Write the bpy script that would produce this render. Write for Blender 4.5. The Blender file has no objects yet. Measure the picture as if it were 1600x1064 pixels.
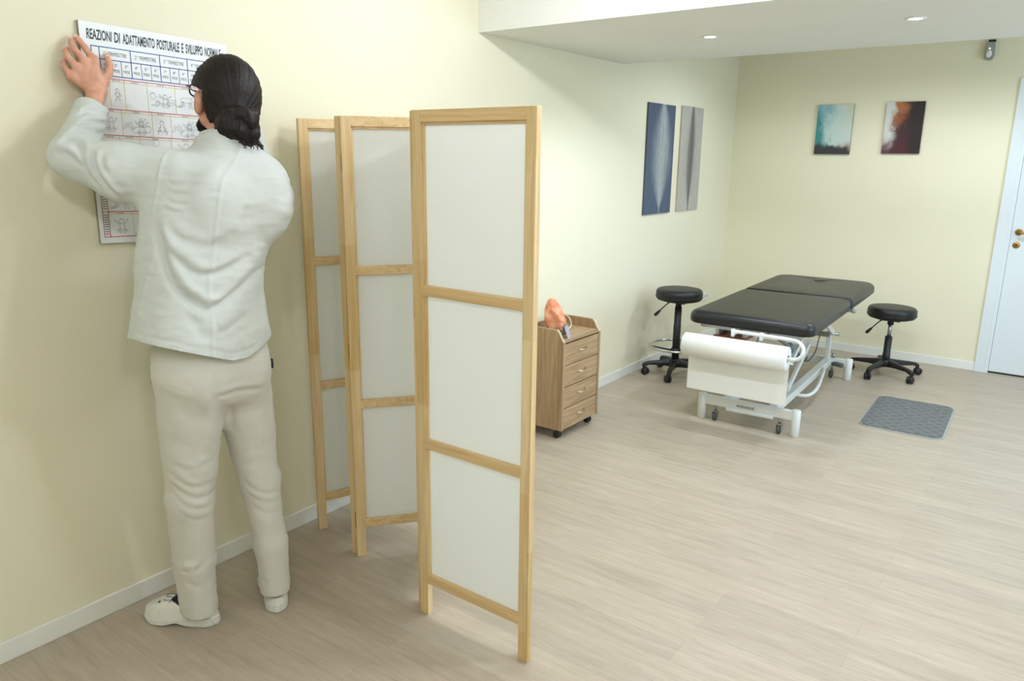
import bpy, bmesh, math, random
import numpy as np
from mathutils import Vector, Matrix, noise
random.seed(7)
SC = bpy.context.scene
COL = SC.collection
PI = math.pi

# ------------------------------------------------------------------ camera
cam_d = bpy.data.cameras.new('camera'); cam = bpy.data.objects.new('camera', cam_d); COL.objects.link(cam)
cam_d.sensor_fit = 'HORIZONTAL'; cam_d.sensor_width = 36.0; cam_d.lens = 1174.91 / 1600 * 36.0
cam_d.clip_start = 0.05; cam_d.clip_end = 60
YAW, PITCH, ROLL = -0.63326, -0.23887, 0.01236
_w = np.array([math.sin(YAW)*math.cos(PITCH), math.cos(YAW)*math.cos(PITCH), math.sin(PITCH)])
_r = np.array([math.cos(YAW), -math.sin(YAW), 0.0]); _u = np.cross(_r, _w)
_r2 = _r*math.cos(ROLL) + _u*math.sin(ROLL); _u2 = -_r*math.sin(ROLL) + _u*math.cos(ROLL)
cam.matrix_world = Matrix(((_r2[0], _u2[0], -_w[0], 2.5106), (_r2[1], _u2[1], -_w[1], 0.0), (_r2[2], _u2[2], -_w[2], 1.57), (0, 0, 0, 1)))
SC.camera = cam

# ------------------------------------------------------------------ world, exposure, lights
SC.view_settings.view_transform = 'Standard'; SC.view_settings.look = 'None'
SC.view_settings.gamma = 1.0; SC.view_settings.use_curve_mapping = False
SC.view_settings.exposure = 0.34
wd = bpy.data.worlds.new('daylight'); SC.world = wd; wd.use_nodes = True
bg = wd.node_tree.nodes['Background']; bg.inputs[0].default_value = (0.62, 0.75, 1.0, 1); bg.inputs[1].default_value = 0.6

def lamp(name, kind, loc, energy, color, size=0.1, rot=(0, 0, 0), spot=None, size_y=None):
    d = bpy.data.lights.new(name, kind); d.energy = energy; d.color = color
    if kind == 'AREA':
        d.shape = 'RECTANGLE' if size_y else 'DISK'; d.size = size
        if size_y: d.size_y = size_y
    else:
        d.shadow_soft_size = size
    if kind == 'SPOT':
        d.spot_size = math.radians(spot or 150); d.spot_blend = 0.55
    o = bpy.data.objects.new(name, d); COL.objects.link(o); o.location = loc; o.rotation_euler = rot
    return o

H_CEIL, H_SOF, Y_S1, Y_S2, Y_BACK, X_R, Y_FRONT = 2.50, 2.17, 3.105, 4.61, 6.68, 4.7, -1.6
LAMP = (0.80, 0.86, 1.0); COOL = (0.48, 0.70, 1.0)
for x, y, e in [(1.0, 2.3, 14), (2.0, 2.3, 28), (3.2, 2.3, 24), (1.0, -0.1, 7), (2.2, 0.0, 20), (3.4, -0.1, 24)]:
    lamp('ceiling_lamp', 'POINT', (x, y, 2.43), e, LAMP, 0.04)
for x, y, e in [(1.0, 5.40, 21), (2.0, 5.40, 34), (3.2, 5.40, 32)]:
    lamp('ceiling_lamp', 'SPOT', (x, y, 2.45), e, (0.80, 0.87, 1.0), 0.04, spot=165)
lamp('window_daylight', 'AREA', (X_R-0.02, 4.35, 1.45), 46, COOL, 1.5, (0, math.radians(90), 0), size_y=1.7)

# ------------------------------------------------------------------ materials
def s2l(c):
    return tuple((v/12.92 if v <= 0.04045 else ((v+0.055)/1.055)**2.4) for v in c)
def rgb(r, g, b): return s2l((r/255, g/255, b/255)) + (1.0,)

class NT:
    def __init__(s, name):
        s.m = bpy.data.materials.new(name); s.m.use_nodes = True; s.t = s.m.node_tree; s.n = s.t.nodes; s.l = s.t.links
        s.b = s.n['Principled BSDF']; s.out = s.n['Material Output']
    def add(s, kind, **kw):
        n = s.n.new(kind)
        for k, v in kw.items():
            if k.startswith('i_'):
                key = k[2:]; key = int(key) if key.isdigit() else key.replace('_', ' ')
                n.inputs[key].default_value = v
            else: setattr(n, k, v)
        return n
    def link(s, a, ao, b, bi): s.l.new(a.outputs[ao], b.inputs[bi])
    def coord(s, scale=(1, 1, 1), out='Object', rot=(0, 0, 0)):
        c = s.add('ShaderNodeTexCoord'); mp = s.add('ShaderNodeMapping')
        mp.inputs['Scale'].default_value = scale; mp.inputs['Rotation'].default_value = rot
        s.link(c, out, mp, 'Vector'); return mp
    def ramp(s, stops):
        r = s.add('ShaderNodeValToRGB'); e = r.color_ramp.elements
        while len(e) < len(stops): e.new(0.5)
        for i, (p, c) in enumerate(stops): e[i].position = p; e[i].color = c
        return r
    def bump(s, src, so, strength=0.2, dist=0.002):
        b = s.add('ShaderNodeBump'); b.inputs['Strength'].default_value = strength; b.inputs['Distance'].default_value = dist
        s.link(src, so, b, 'Height'); s.link(b, 'Normal', s.b, 'Normal'); return b

def plain(name, col, rough=0.5, metal=0.0, spec=0.5, noise_s=0, var=0.06, bump=0.0, bscale=None):
    t = NT(name); t.b.inputs['Roughness'].default_value = rough; t.b.inputs['Metallic'].default_value = metal
    t.b.inputs['Specular IOR Level'].default_value = spec
    if noise_s:
        mp = t.coord(); nz = t.add('ShaderNodeTexNoise', i_Scale=noise_s, i_Detail=4.0); t.link(mp, 0, nz, 'Vector')
        a = tuple(max(0, c*(1-var)) for c in col[:3])+(1,); b = tuple(min(1, c*(1+var)) for c in col[:3])+(1,)
        r = t.ramp([(0.3, a), (0.7, b)]); t.link(nz, 'Fac', r, 0); t.link(r, 0, t.b, 'Base Color')
        if bump:
            n2 = t.add('ShaderNodeTexNoise', i_Scale=bscale or noise_s*4, i_Detail=3.0); t.link(mp, 0, n2, 'Vector')
            t.bump(n2, 'Fac', bump, 0.002)
    else:
        t.b.inputs['Base Color'].default_value = col
    return t.m

def wood(name, c1, c2, axis, scale=1.0, rough=0.5, patch=True, contrast=1.0):
    """streaky grain running along axis (0 x, 1 y, 2 z), with finger-jointed lengths of slightly different tone"""
    t = NT(name); sc = [38*scale]*3; sc[axis] = 1.6*scale
    mp = t.coord(tuple(sc)); nz = t.add('ShaderNodeTexNoise', i_Scale=1.0, i_Detail=6.0, i_Distortion=1.6); t.link(mp, 0, nz, 'Vector')
    r = t.ramp([(0.5-0.22/contrast, c2), (0.5+0.2/contrast, c1)]); t.link(nz, 'Fac', r, 0)
    last = r
    if patch:
        c = t.add('ShaderNodeTexCoord'); sp = t.add('ShaderNodeSeparateXYZ'); t.link(c, 'Object', sp, 0)
        mu = t.add('ShaderNodeMath', operation='MULTIPLY_ADD', i_1=2.1, i_2=0.37); t.link(sp, axis, mu, 0)
        ot = t.add('ShaderNodeMath', operation='MULTIPLY_ADD', i_1=3.3); t.link(sp, 0 if axis else 1, ot, 0); 
        fl0 = t.add('ShaderNodeMath', operation='FLOOR'); t.link(ot, 0, fl0, 0)
        ad = t.add('ShaderNodeMath', operation='MULTIPLY_ADD', i_1=0.41); t.link(fl0, 0, ad, 0); t.link(mu, 0, ad, 2)
        fl = t.add('ShaderNodeMath', operation='FLOOR'); t.link(ad, 0, fl, 0)
        cb = t.add('ShaderNodeCombineXYZ'); t.link(fl, 0, cb, 0); t.link(fl0, 0, cb, 1)
        wn = t.add('ShaderNodeTexWhiteNoise', noise_dimensions='3D'); t.link(cb, 0, wn, 'Vector')
        hs = t.add('ShaderNodeHueSaturation'); t.link(r, 0, hs, 'Color')
        mr = t.add('ShaderNodeMapRange', i_3=0.84, i_4=1.08); t.link(wn, 0, mr, 0); t.link(mr, 0, hs, 'Value')
        mr2 = t.add('ShaderNodeMapRange', i_3=1.12, i_4=0.9); t.link(wn, 0, mr2, 0); t.link(mr2, 0, hs, 'Saturation'); last = hs
    t.link(last, 0, t.b, 'Base Color'); t.b.inputs['Roughness'].default_value = rough
    t.bump(nz, 'Fac', 0.08, 0.001); return t.m

def wall_paint(name, c):
    t = NT(name); mp = t.coord(); nz = t.add('ShaderNodeTexNoise', i_Scale=1.3, i_Detail=2.0); t.link(mp, 0, nz, 'Vector')
    a = tuple(v*0.975 for v in c[:3])+(1,); r = t.ramp([(0.35, a), (0.65, c)]); t.link(nz, 'Fac', r, 0); t.link(r, 0, t.b, 'Base Color')
    n2 = t.add('ShaderNodeTexNoise', i_Scale=240.0, i_Detail=2.0); t.link(mp, 0, n2, 'Vector'); t.bump(n2, 'Fac', 0.12, 0.0008)
    t.b.inputs['Roughness'].default_value = 0.75; t.b.inputs['Specular IOR Level'].default_value = 0.3; return t.m

def floor_mat():
    t = NT('whitewashed_plank_laminate')
    mp = t.coord(); br = t.add('ShaderNodeTexBrick', offset=0.37, offset_frequency=2, squash=1.0)
    mp.inputs['Location'].default_value = (0.31, -0.01, 0)
    t.link(mp, 0, br, 'Vector')
    for k, v in (('Scale', 1.0), ('Mortar Size', 0.0012), ('Mortar Smooth', 0.3), ('Bias', 0.0), ('Brick Width', 1.22), ('Row Height', 0.1)):
        br.inputs[k].default_value = v
    br.inputs['Color1'].default_value = (0.80, 0.80, 0.80, 1); br.inputs['Color2'].default_value = (1, 1, 1, 1); br.inputs['Mortar'].default_value = (0.66, 0.64, 0.62, 1)
    m2 = t.coord((3.5, 30, 1)); nz = t.add('ShaderNodeTexNoise', i_Scale=1.0, i_Detail=7.0, i_Roughness=0.7, i_Distortion=0.3); t.link(m2, 0, nz, 'Vector')
    m3 = t.coord((7, 150, 1)); n3 = t.add('ShaderNodeTexNoise', i_Scale=1.0, i_Detail=3.0); t.link(m3, 0, n3, 'Vector')
    r = t.ramp([(0.30, FLOOR_A), (0.52, FLOOR_B), (0.72, FLOOR_C)]); t.link(nz, 'Fac', r, 0)
    r3 = t.ramp([(0.30, (0.93, 0.92, 0.90, 1)), (0.6, (1, 1, 1, 1))]); t.link(n3, 'Fac', r3, 0)
    mx = t.add('ShaderNodeMixRGB', blend_type='MULTIPLY', i_Fac=1.0); t.link(r, 0, mx, 'Color1'); t.link(r3, 0, mx, 'Color2')
    mx2 = t.add('ShaderNodeMixRGB', blend_type='MULTIPLY', i_Fac=0.55); t.link(mx, 0, mx2, 'Color1'); t.link(br, 'Color', mx2, 'Color2')
    t.link(mx2, 0, t.b, 'Base Color'); t.b.inputs['Roughness'].default_value = 0.42; t.b.inputs['Specular IOR Level'].default_value = 0.4
    t.bump(br, 'Fac', -0.25, 0.001); return t.m

FLOOR_A, FLOOR_B, FLOOR_C = rgb(176, 160, 139), rgb(187, 173, 152), rgb(197, 184, 164)
M = {}
M['wall'] = wall_paint('cream_wall_paint', rgb(232, 226, 197))
M['wall_back'] = wall_paint('ivory_wall_paint', rgb(236, 229, 197))
M['white_paint'] = wall_paint('white_ceiling_paint', rgb(232, 232, 222))
M['floor'] = floor_mat()
M['skirting'] = plain('white_skirting', rgb(232, 231, 220), 0.4, noise_s=3, var=0.02)
M['door'] = plain('white_door_lacquer', rgb(222, 228, 226), 0.35, noise_s=2, var=0.02)
M['dark_gap'] = plain('dark_gap', rgb(40, 38, 34), 0.8)
M['brass'] = plain('aged_brass', rgb(176, 140, 72), 0.3, 1.0, noise_s=30, var=0.1)
M['pine_v'] = wood('pine_upright', rgb(236, 212, 164), rgb(216, 180, 124), 2, 1.0)
M['pine_h'] = wood('pine_crossways', rgb(232, 204, 152), rgb(208, 168, 110), 0, 1.0)
M['pine_d'] = wood('pine_diagonal', rgb(232, 204, 152), rgb(208, 168, 110), 1, 1.0)
M['hinge'] = plain('dull_hinge_brass', rgb(112, 96, 52), 0.45, 0.8, noise_s=60)
M['oak_v'] = wood('grey_oak_upright', rgb(186, 157, 118), rgb(142, 114, 80), 2, 1.5, 0.5, False)
M['oak_h'] = wood('grey_oak_crossways', rgb(188, 160, 121), rgb(144, 116, 82), 1, 1.5, 0.5, False)
M['ply'] = wood('reddish_plywood', rgb(186, 112, 66), rgb(146, 82, 46), 0, 1.0, 0.5, False)
M['black_vinyl'] = plain('black_vinyl', rgb(17, 17, 17), 0.42, noise_s=60, var=0.1, bump=0.15, bscale=500)
M['bed_vinyl'] = plain('black_bed_vinyl', rgb(22, 23, 21), 0.36, noise_s=60, var=0.1, bump=0.2, bscale=420)
M['black_plastic'] = plain('black_plastic', rgb(24, 24, 25), 0.45, noise_s=40, var=0.15)
M['grey_rubber'] = plain('grey_rubber', rgb(78, 80, 78), 0.6, noise_s=40)
M['chrome'] = plain('chrome', rgb(215, 216, 214), 0.16, 1.0, noise_s=5, var=0.02)
M['steel'] = plain('satin_steel', rgb(170, 172, 168), 0.35, 1.0, noise_s=20, var=0.05)
M['white_metal'] = plain('white_powder_coat', rgb(228, 230, 224), 0.35, noise_s=6, var=0.02)
M['grey_pad'] = plain('dark_grey_pad', rgb(92, 94, 88), 0.6, noise_s=30)
M['paper'] = plain('white_paper', rgb(240, 242, 236), 0.85, noise_s=60, var=0.015, bump=0.05)
M['card'] = plain('grey_card', rgb(168, 166, 172), 0.6, noise_s=8)
M['ink_dark'] = plain('dark_print', rgb(44, 62, 62), 0.6)
M['ink_blue'] = plain('blue_print', rgb(36, 70, 140), 0.6)
M['ink_red'] = plain('red_print', rgb(190, 46, 78), 0.6)
M['ink_yellow'] = plain('yellow_print', rgb(222, 196, 80), 0.6)
M['ink_grey'] = plain('grey_line_print', rgb(118, 123, 125), 0.6)
M['white_plastic'] = plain('white_plastic', rgb(228, 228, 220), 0.4)
M['grey_plastic'] = plain('grey_plastic', rgb(150, 152, 150), 0.4)

def emit(name, col, strength):
    t = NT(name); t.b.inputs['Base Color'].default_value = col; t.b.inputs['Emission Color'].default_value = col
    t.b.inputs['Emission Strength'].default_value = strength; return t.m
M['lens'] = emit('lit_lamp_lens', (1.0, 0.97, 0.9, 1), 14)
M['led'] = emit('amber_indicator', (1.0, 0.6, 0.3, 1), 3)

def cloth_panel():
    t = NT('white_translucent_cloth'); t.n.remove(t.b)
    d = t.add('ShaderNodeBsdfDiffuse'); tr = t.add('ShaderNodeBsdfTranslucent'); mx = t.add('ShaderNodeMixShader', i_0=0.52)
    mp = t.coord(); w = t.add('ShaderNodeTexNoise', i_Scale=300.0); t.link(mp, 0, w, 'Vector')
    r = t.ramp([(0.3, rgb(244, 244, 238)), (0.7, rgb(250, 250, 246))]); t.link(w, 0, r, 0)
    t.link(r, 0, d, 0); t.link(r, 0, tr, 0); t.link(d, 0, mx, 1); t.link(tr, 0, mx, 2); t.link(mx, 0, t.out, 0); return t.m
M['cloth_panel'] = cloth_panel()

# ------------------------------------------------------------------ mesh helpers
class MB:
    """collects shapes (world coordinates) that become ONE mesh object"""
    def __init__(s): s.v = []; s.f = []; s.sm = []
    def raw(s, v, f, smooth=False):
        o = len(s.v); s.v += [tuple(p) for p in v]; s.f += [tuple(i+o for i in q) for q in f]; s.sm += [smooth]*len(f); return s
    def box(s, lo, hi, bev=0.0, rot=0.0, piv=None, seg=2):
        bm = bmesh.new(); bmesh.ops.create_cube(bm, size=1.0)
        lo = Vector(lo); hi = Vector(hi); c = (lo+hi)/2; d = hi-lo
        for v in bm.verts: v.co = Vector((v.co.x*d.x, v.co.y*d.y, v.co.z*d.z))
        if bev: bmesh.ops.bevel(bm, geom=list(bm.edges), offset=bev, segments=seg, profile=0.5, affect='EDGES')
        R_ = Matrix.Rotation(rot, 3, 'Z'); pv = Vector(piv) if piv is not None else c
        vs = [R_ @ (v.co+c-pv)+pv for v in bm.verts]; bm.verts.index_update()
        fs = [[v.index for v in f.verts] for f in bm.faces]; bm.free(); return s.raw(vs, fs, False)
    def lathe(s, prof, c=(0, 0, 0), axis=(0, 0, 1), n=32, smooth=True, cap=True):
        """prof: (radius, height) along axis from c"""
        a = Vector(axis).normalized(); e1 = a.orthogonal().normalized(); e2 = a.cross(e1); c = Vector(c)
        v = []; f = []
        for r, h in prof:
            for i in range(n):
                t = 2*PI*i/n; v.append(c+a*h+(e1*math.cos(t)+e2*math.sin(t))*r)
        for k in range(len(prof)-1):
            for i in range(n):
                j = (i+1) % n; f.append((k*n+i, k*n+j, (k+1)*n+j, (k+1)*n+i))
        if cap: f.append(tuple(range(n-1, -1, -1))); f.append(tuple((len(prof)-1)*n+i for i in range(n)))
        return s.raw(v, f, smooth)
    def cyl(s, a, b, r, r2=None, n=24, bev=0.0):
        a = Vector(a); b = Vector(b); L = (b-a).length; r2 = r if r2 is None else r2
        pr = [(max(r-bev, 1e-4), 0), (r, bev), (r2, L-bev), (max(r2-bev, 1e-4), L)] if bev else [(r, 0), (r2, L)]
        return s.lathe(pr, a, b-a, n)
    def tube(s, pts, r, n=10, closed=False, rs=None):
        pts = [Vector(p) for p in pts]; m = len(pts); v = []; f = []; prev = None
        for i, p in enumerate(pts):
            if closed: t = (pts[(i+1) % m]-pts[i-1]).normalized()
            else: t = (pts[min(i+1, m-1)]-pts[max(i-1, 0)]).normalized()
            if prev is None: e1 = t.orthogonal().normalized()
            else:
                e1 = prev-t*prev.dot(t); e1 = e1.normalized() if e1.length > 1e-6 else t.orthogonal().normalized()
            prev = e1; e2 = t.cross(e1); rr = rs[i] if rs else r
            for k in range(n):
                a = 2*PI*k/n; v.append(p+(e1*math.cos(a)+e2*math.sin(a))*rr)
        for i in range(m if closed else m-1):
            i2 = (i+1) % m
            for k in range(n): f.append((i*n+k, i*n+(k+1) % n, i2*n+(k+1) % n, i2*n+k))
        if not closed: f.append(tuple(range(n-1, -1, -1))); f.append(tuple((m-1)*n+k for k in range(n)))
        return s.raw(v, f, True)
    def prism(s, poly, plane, d0, d1, smooth=False):
        """poly: 2D outline; plane: function (u, v, d) -> world point"""
        n = len(poly); v = [plane(u, w, d0) for u, w in poly]+[plane(u, w, d1) for u, w in poly]
        f = [tuple(range(n-1, -1, -1)), tuple(range(n, 2*n))]+[(i, (i+1) % n, n+(i+1) % n, n+i) for i in range(n)]
        return s.raw(v, f, smooth)
    def ball(s, c, r, n=16, sq=(1, 1, 1)):
        c = Vector(c); v = []; f = []; m = n//2
        for i in range(1, m):
            t = PI*i/m
            for k in range(n):
                a = 2*PI*k/n; v.append(c+Vector((math.sin(t)*math.cos(a)*sq[0], math.sin(t)*math.sin(a)*sq[1], math.cos(t)*sq[2]))*r)
        top = len(v); v.append(c+Vector((0, 0, r*sq[2]))); v.append(c-Vector((0, 0, r*sq[2])))
        for i in range(m-2):
            for k in range(n): f.append((i*n+k, (i+1)*n+k, (i+1)*n+(k+1) % n, i*n+(k+1) % n))
        for k in range(n): f.append((top, k, (k+1) % n)); f.append((top+1, (m-2)*n+(k+1) % n, (m-2)*n+k))
        return s.raw(v, f, True)

def wloc(o):
    p = Vector((0, 0, 0))
    while o is not None: p = p+o.location; o = o.parent
    return p
def build(name, mb, mat, parent=None, origin=None, kind=None, mats=None):
    me = bpy.data.meshes.new(name)
    off = wloc(parent) if parent is not None else Vector((0, 0, 0))
    o = bpy.data.objects.new(name, me); COL.objects.link(o)
    loc = Vector((0, 0, 0))
    if origin is not None: loc = Vector(origin)-off
    tot = off+loc
    me.from_pydata([tuple(Vector(p)-tot) for p in mb.v], [], mb.f); me.update()
    me.materials.append(mat)
    for m2 in (mats or []): me.materials.append(m2)
    me.polygons.foreach_set('use_smooth', mb.sm)
    bm = bmesh.new(); bm.from_mesh(me); bmesh.ops.recalc_face_normals(bm, faces=bm.faces); bm.to_mesh(me); bm.free()
    o.location = loc
    if parent is not None: o.parent = parent
    if kind: o['kind'] = kind
    return o
def thing(name, label, cat, loc, group=None):
    o = bpy.data.objects.new(name, None); COL.objects.link(o); o.location = loc; o.empty_display_size = 0.1
    o['label'] = label; o['category'] = cat
    if group: o['group'] = group
    return o
def struct(name, mb, mat, label=None, cat='setting', parent=None):
    o = build(name, mb, mat, parent)
    if parent is None:
        o['kind'] = 'structure'
        if label: o['label'] = label; o['category'] = cat
    return o

# ------------------------------------------------------------------ the room
XD0, XD1 = 2.07, 3.08            # door casing, outer edges
struct('floor', MB().box((-0.1, Y_FRONT-0.1, -0.08), (X_R+0.1, Y_BACK+0.1, 0)), M['floor'], 'pale whitewashed plank floor of the treatment room', 'floor')
struct('wall_left', MB().box((-0.12, Y_FRONT-0.1, 0), (0, Y_BACK+0.12, H_CEIL)), M['wall'], 'cream wall on the left carrying the chart and two tall canvases', 'wall')
wb = MB().box((0, Y_BACK, 0), (XD0+0.04, Y_BACK+0.12, H_CEIL)).box((XD1-0.04, Y_BACK, 0), (X_R, Y_BACK+0.12, H_CEIL)).box((XD0+0.04, Y_BACK, 2.12), (XD1-0.04, Y_BACK+0.12, H_CEIL))
struct('wall_back', wb, M['wall_back'], 'cream far wall with two small abstract paintings', 'wall')
struct('wall_front', MB().box((-0.1, Y_FRONT-0.1, 0), (X_R+0.1, Y_FRONT, H_CEIL)), M['wall'], 'cream wall behind the camera', 'wall')
wr = MB().box((X_R, Y_FRONT, 0), (X_R+0.12, 3.5, H_CEIL)).box((X_R, 5.2, 0), (X_R+0.12, Y_BACK+0.12, H_CEIL)).box((X_R, 3.5, 0), (X_R+0.12, 5.2, 0.75)).box((X_R, 3.5, 2.15), (X_R+0.12, 5.2, H_CEIL))
struct('wall_right', wr, M['wall'], 'cream wall on the right with the window', 'wall')
struct('ceiling', MB().box((-0.1, Y_FRONT-0.1, H_CEIL), (X_R+0.1, Y_BACK+0.1, H_CEIL+0.1)), M['white_paint'], 'white ceiling above the dropped soffit', 'ceiling')
struct('trim_1', MB().box((0.0, Y_S1, H_SOF), (X_R, Y_S2, H_CEIL)), M['white_paint'], 'white dropped ceiling soffit with recessed lamps crossing the room', 'soffit')
HB, TB = 0.07, 0.012
def skirt(lo, hi, side):
    return MB().box(lo, hi, 0.003)
struct('baseboard_left', skirt((0, Y_FRONT, 0), (TB, Y_BACK, HB), 0), M['skirting'], 'low white skirting along the left wall', 'baseboard')
struct('baseboard_back', skirt((TB, Y_BACK-TB, 0), (XD0, Y_BACK, HB), 0), M['skirting'], 'low white skirting along the far wall', 'baseboard')
struct('baseboard_right', skirt((X_R-TB, Y_FRONT, 0), (X_R, Y_BACK-TB, HB), 0), M['skirting'], 'low white skirting under the window wall', 'baseboard')
# window in the right wall (outside the photograph, it lets the daylight in)
wf = MB()
for lo, hi in [((3.5, 0.75), (3.56, 2.15)), ((5.14, 0.75), (5.2, 2.15)), ((3.5, 0.75), (5.2, 0.81)), ((3.5, 2.09), (5.2, 2.15)), ((4.32, 0.75), (4.38, 2.15))]:
    wf.box((X_R+0.03, lo[0], lo[1]), (X_R+0.09, hi[0], hi[1]), 0.004)
struct('window_1', wf, M['skirting'], 'white two-leaf window in the right wall', 'window')
# door in the far wall
dn = thing('door_1', 'white flush door in a white casing with brass handle', 'door', ((XD0+XD1)/2, Y_BACK, 0)); dn['kind'] = 'structure'
cas = MB()
def casing(x0, x1, y, pr):   # stepped flat moulding
    cas.box((x0, y-pr, 0), (x1, y, 2.165), 0.002)
casing(XD0, XD0+0.068, Y_BACK, 0.016); casing(XD1-0.068, XD1, Y_BACK, 0.016)
cas.box((XD0+0.068, Y_BACK-0.0155, 2.097), (XD1-0.068, Y_BACK, 2.1645), 0.002)
cas.box((XD0+0.064, Y_BACK-0.006, 0), (XD0+0.092, Y_BACK+0.06, 2.1)).box((XD1-0.092, Y_BACK-0.006, 0), (XD1-0.064, Y_BACK+0.06, 2.1)).box((XD0+0.064, Y_BACK-0.006, 2.07), (XD1-0.064, Y_BACK+0.06, 2.1))
build('casing', cas, M['door'], dn)
lf = build('door_leaf', MB().box((XD0+0.093, Y_BACK+0.012, 0.012), (XD1-0.093, Y_BACK+0.052, 2.068), 0.002), M['door'], dn)
build('threshold_gap', MB().box((XD0+0.092, Y_BACK+0.01, 0.0), (XD1-0.092, Y_BACK+0.06, 0.011)), M['dark_gap'], dn)
HX, HZ = XD0+0.140, 1.08
h = MB().lathe([(0.024, 0), (0.024, 0.004), (0.02, 0.009), (0.009, 0.011), (0.008, 0.04), (0.009, 0.045)], (HX, Y_BACK+0.012, HZ), (0, -1, 0), 28)
h.tube([(HX, Y_BACK-0.028, HZ), (HX+0.012, Y_BACK-0.034, HZ), (HX+0.04, Y_BACK-0.036, HZ), (HX+0.08, Y_BACK-0.036, HZ-0.003), (HX+0.115, Y_BACK-0.034, HZ-0.006)], 0.009, 12)
build('handle', h, M['brass'], dn)
kx = HX-0.003
esc = build('keyhole_rose', MB().lathe([(0.024, 0), (0.024, 0.004), (0.021, 0.008), (0.012, 0.009)], (kx, Y_BACK+0.012, HZ-0.095), (0, -1, 0), 28), M['brass'], dn)
build('keyhole', MB().lathe([(0.006, 0), (0.006, 0.0012)], (kx, Y_BACK+0.0025, HZ-0.092), (0, -1, 0), 12).box((kx-0.003, Y_BACK+0.0015, HZ-0.107), (kx+0.003, Y_BACK+0.003, HZ-0.092)), M['dark_gap'], esc)

# recessed downlights of the soffit
def downlight(x, y, z, label):
    t = thing('recessed_downlight', label, 'ceiling light', (x, y, z), 'recessed downlights in the soffit')
    build('trim_ring', MB().lathe([(0.026, 0.0), (0.027, -0.004), (0.038, -0.006), (0.042, -0.003), (0.042, 0.0)], (x, y, z), (0, 0, 1), 32, cap=False), M['white_plastic'], t)
    build('lamp_lens', MB().lathe([(0.0005, -0.0045), (0.015, -0.0045), (0.026, -0.003), (0.026, -0.0005)], (x, y, z), (0, 0, 1), 32), M['lens'], t)
    L = lamp('downlight_lamp', 'SPOT', (x, y, z-0.02), SOF_E, SOF_C, 0.03, spot=150)
    L.parent = t; L.location = (0, 0, -0.02)
SOF_E, SOF_C = 30, (0.72, 0.84, 1.0)
downlight(0.917, 3.815, H_SOF, 'lit round downlight in the white soffit, nearer the left wall')
downlight(1.844, 3.800, H_SOF, 'lit round downlight in the white soffit, towards the door side')
# motion detector and wall socket
t = thing('motion_detector', 'small grey motion detector high on the far wall near the door', 'sensor', (1.853, Y_BACK, 2.36))
b = MB()
for i in range(1):
    pr = []
    n = 20
    for k in range(n):
        a = 2*PI*k/n; u = 0.030*np.sign(math.cos(a))*abs(math.cos(a))**0.6; v = 0.062*np.sign(math.sin(a))*abs(math.sin(a))**0.6; pr.append((u, v))
    b.prism(pr, lambda u, v, d: (1.853+u, Y_BACK-d, 2.355+v), 0.0, 0.03); b.prism([(u*0.86, v*0.92) for u, v in pr], lambda u, v, d: (1.853+u, Y_BACK-d, 2.355+v), 0.028, 0.042)
build('housing', b, M['grey_plastic'], t)
build('sensor_window', MB().ball((1.853, Y_BACK-0.040, 2.333), 0.02, 16, (0.95, 0.4, 1.3)), M['white_plastic'], t)
build('indicator_light', MB().ball((1.853, Y_BACK-0.0435, 2.369), 0.0045, 10), M['led'], t)
build('bracket', MB().box((1.838, Y_BACK-0.035, 2.416), (1.882, Y_BACK, 2.430), 0.003), M['dark_gap'], t)
t = thing('wall_socket', 'white wall socket low on the left wall behind the taller stool', 'socket', (0, 6.29, 0.40))
build('cover_plate', MB().box((0, 6.23, 0.362), (0.010, 6.35, 0.442), 0.003), M['white_plastic'], t)
for yy in (6.262, 6.29, 6.318):
    build('socket_hole', MB().cyl((0.009, yy, 0.402), (0.0112, yy, 0.402), 0.007, n=12), M['grey_plastic'], t)
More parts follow.
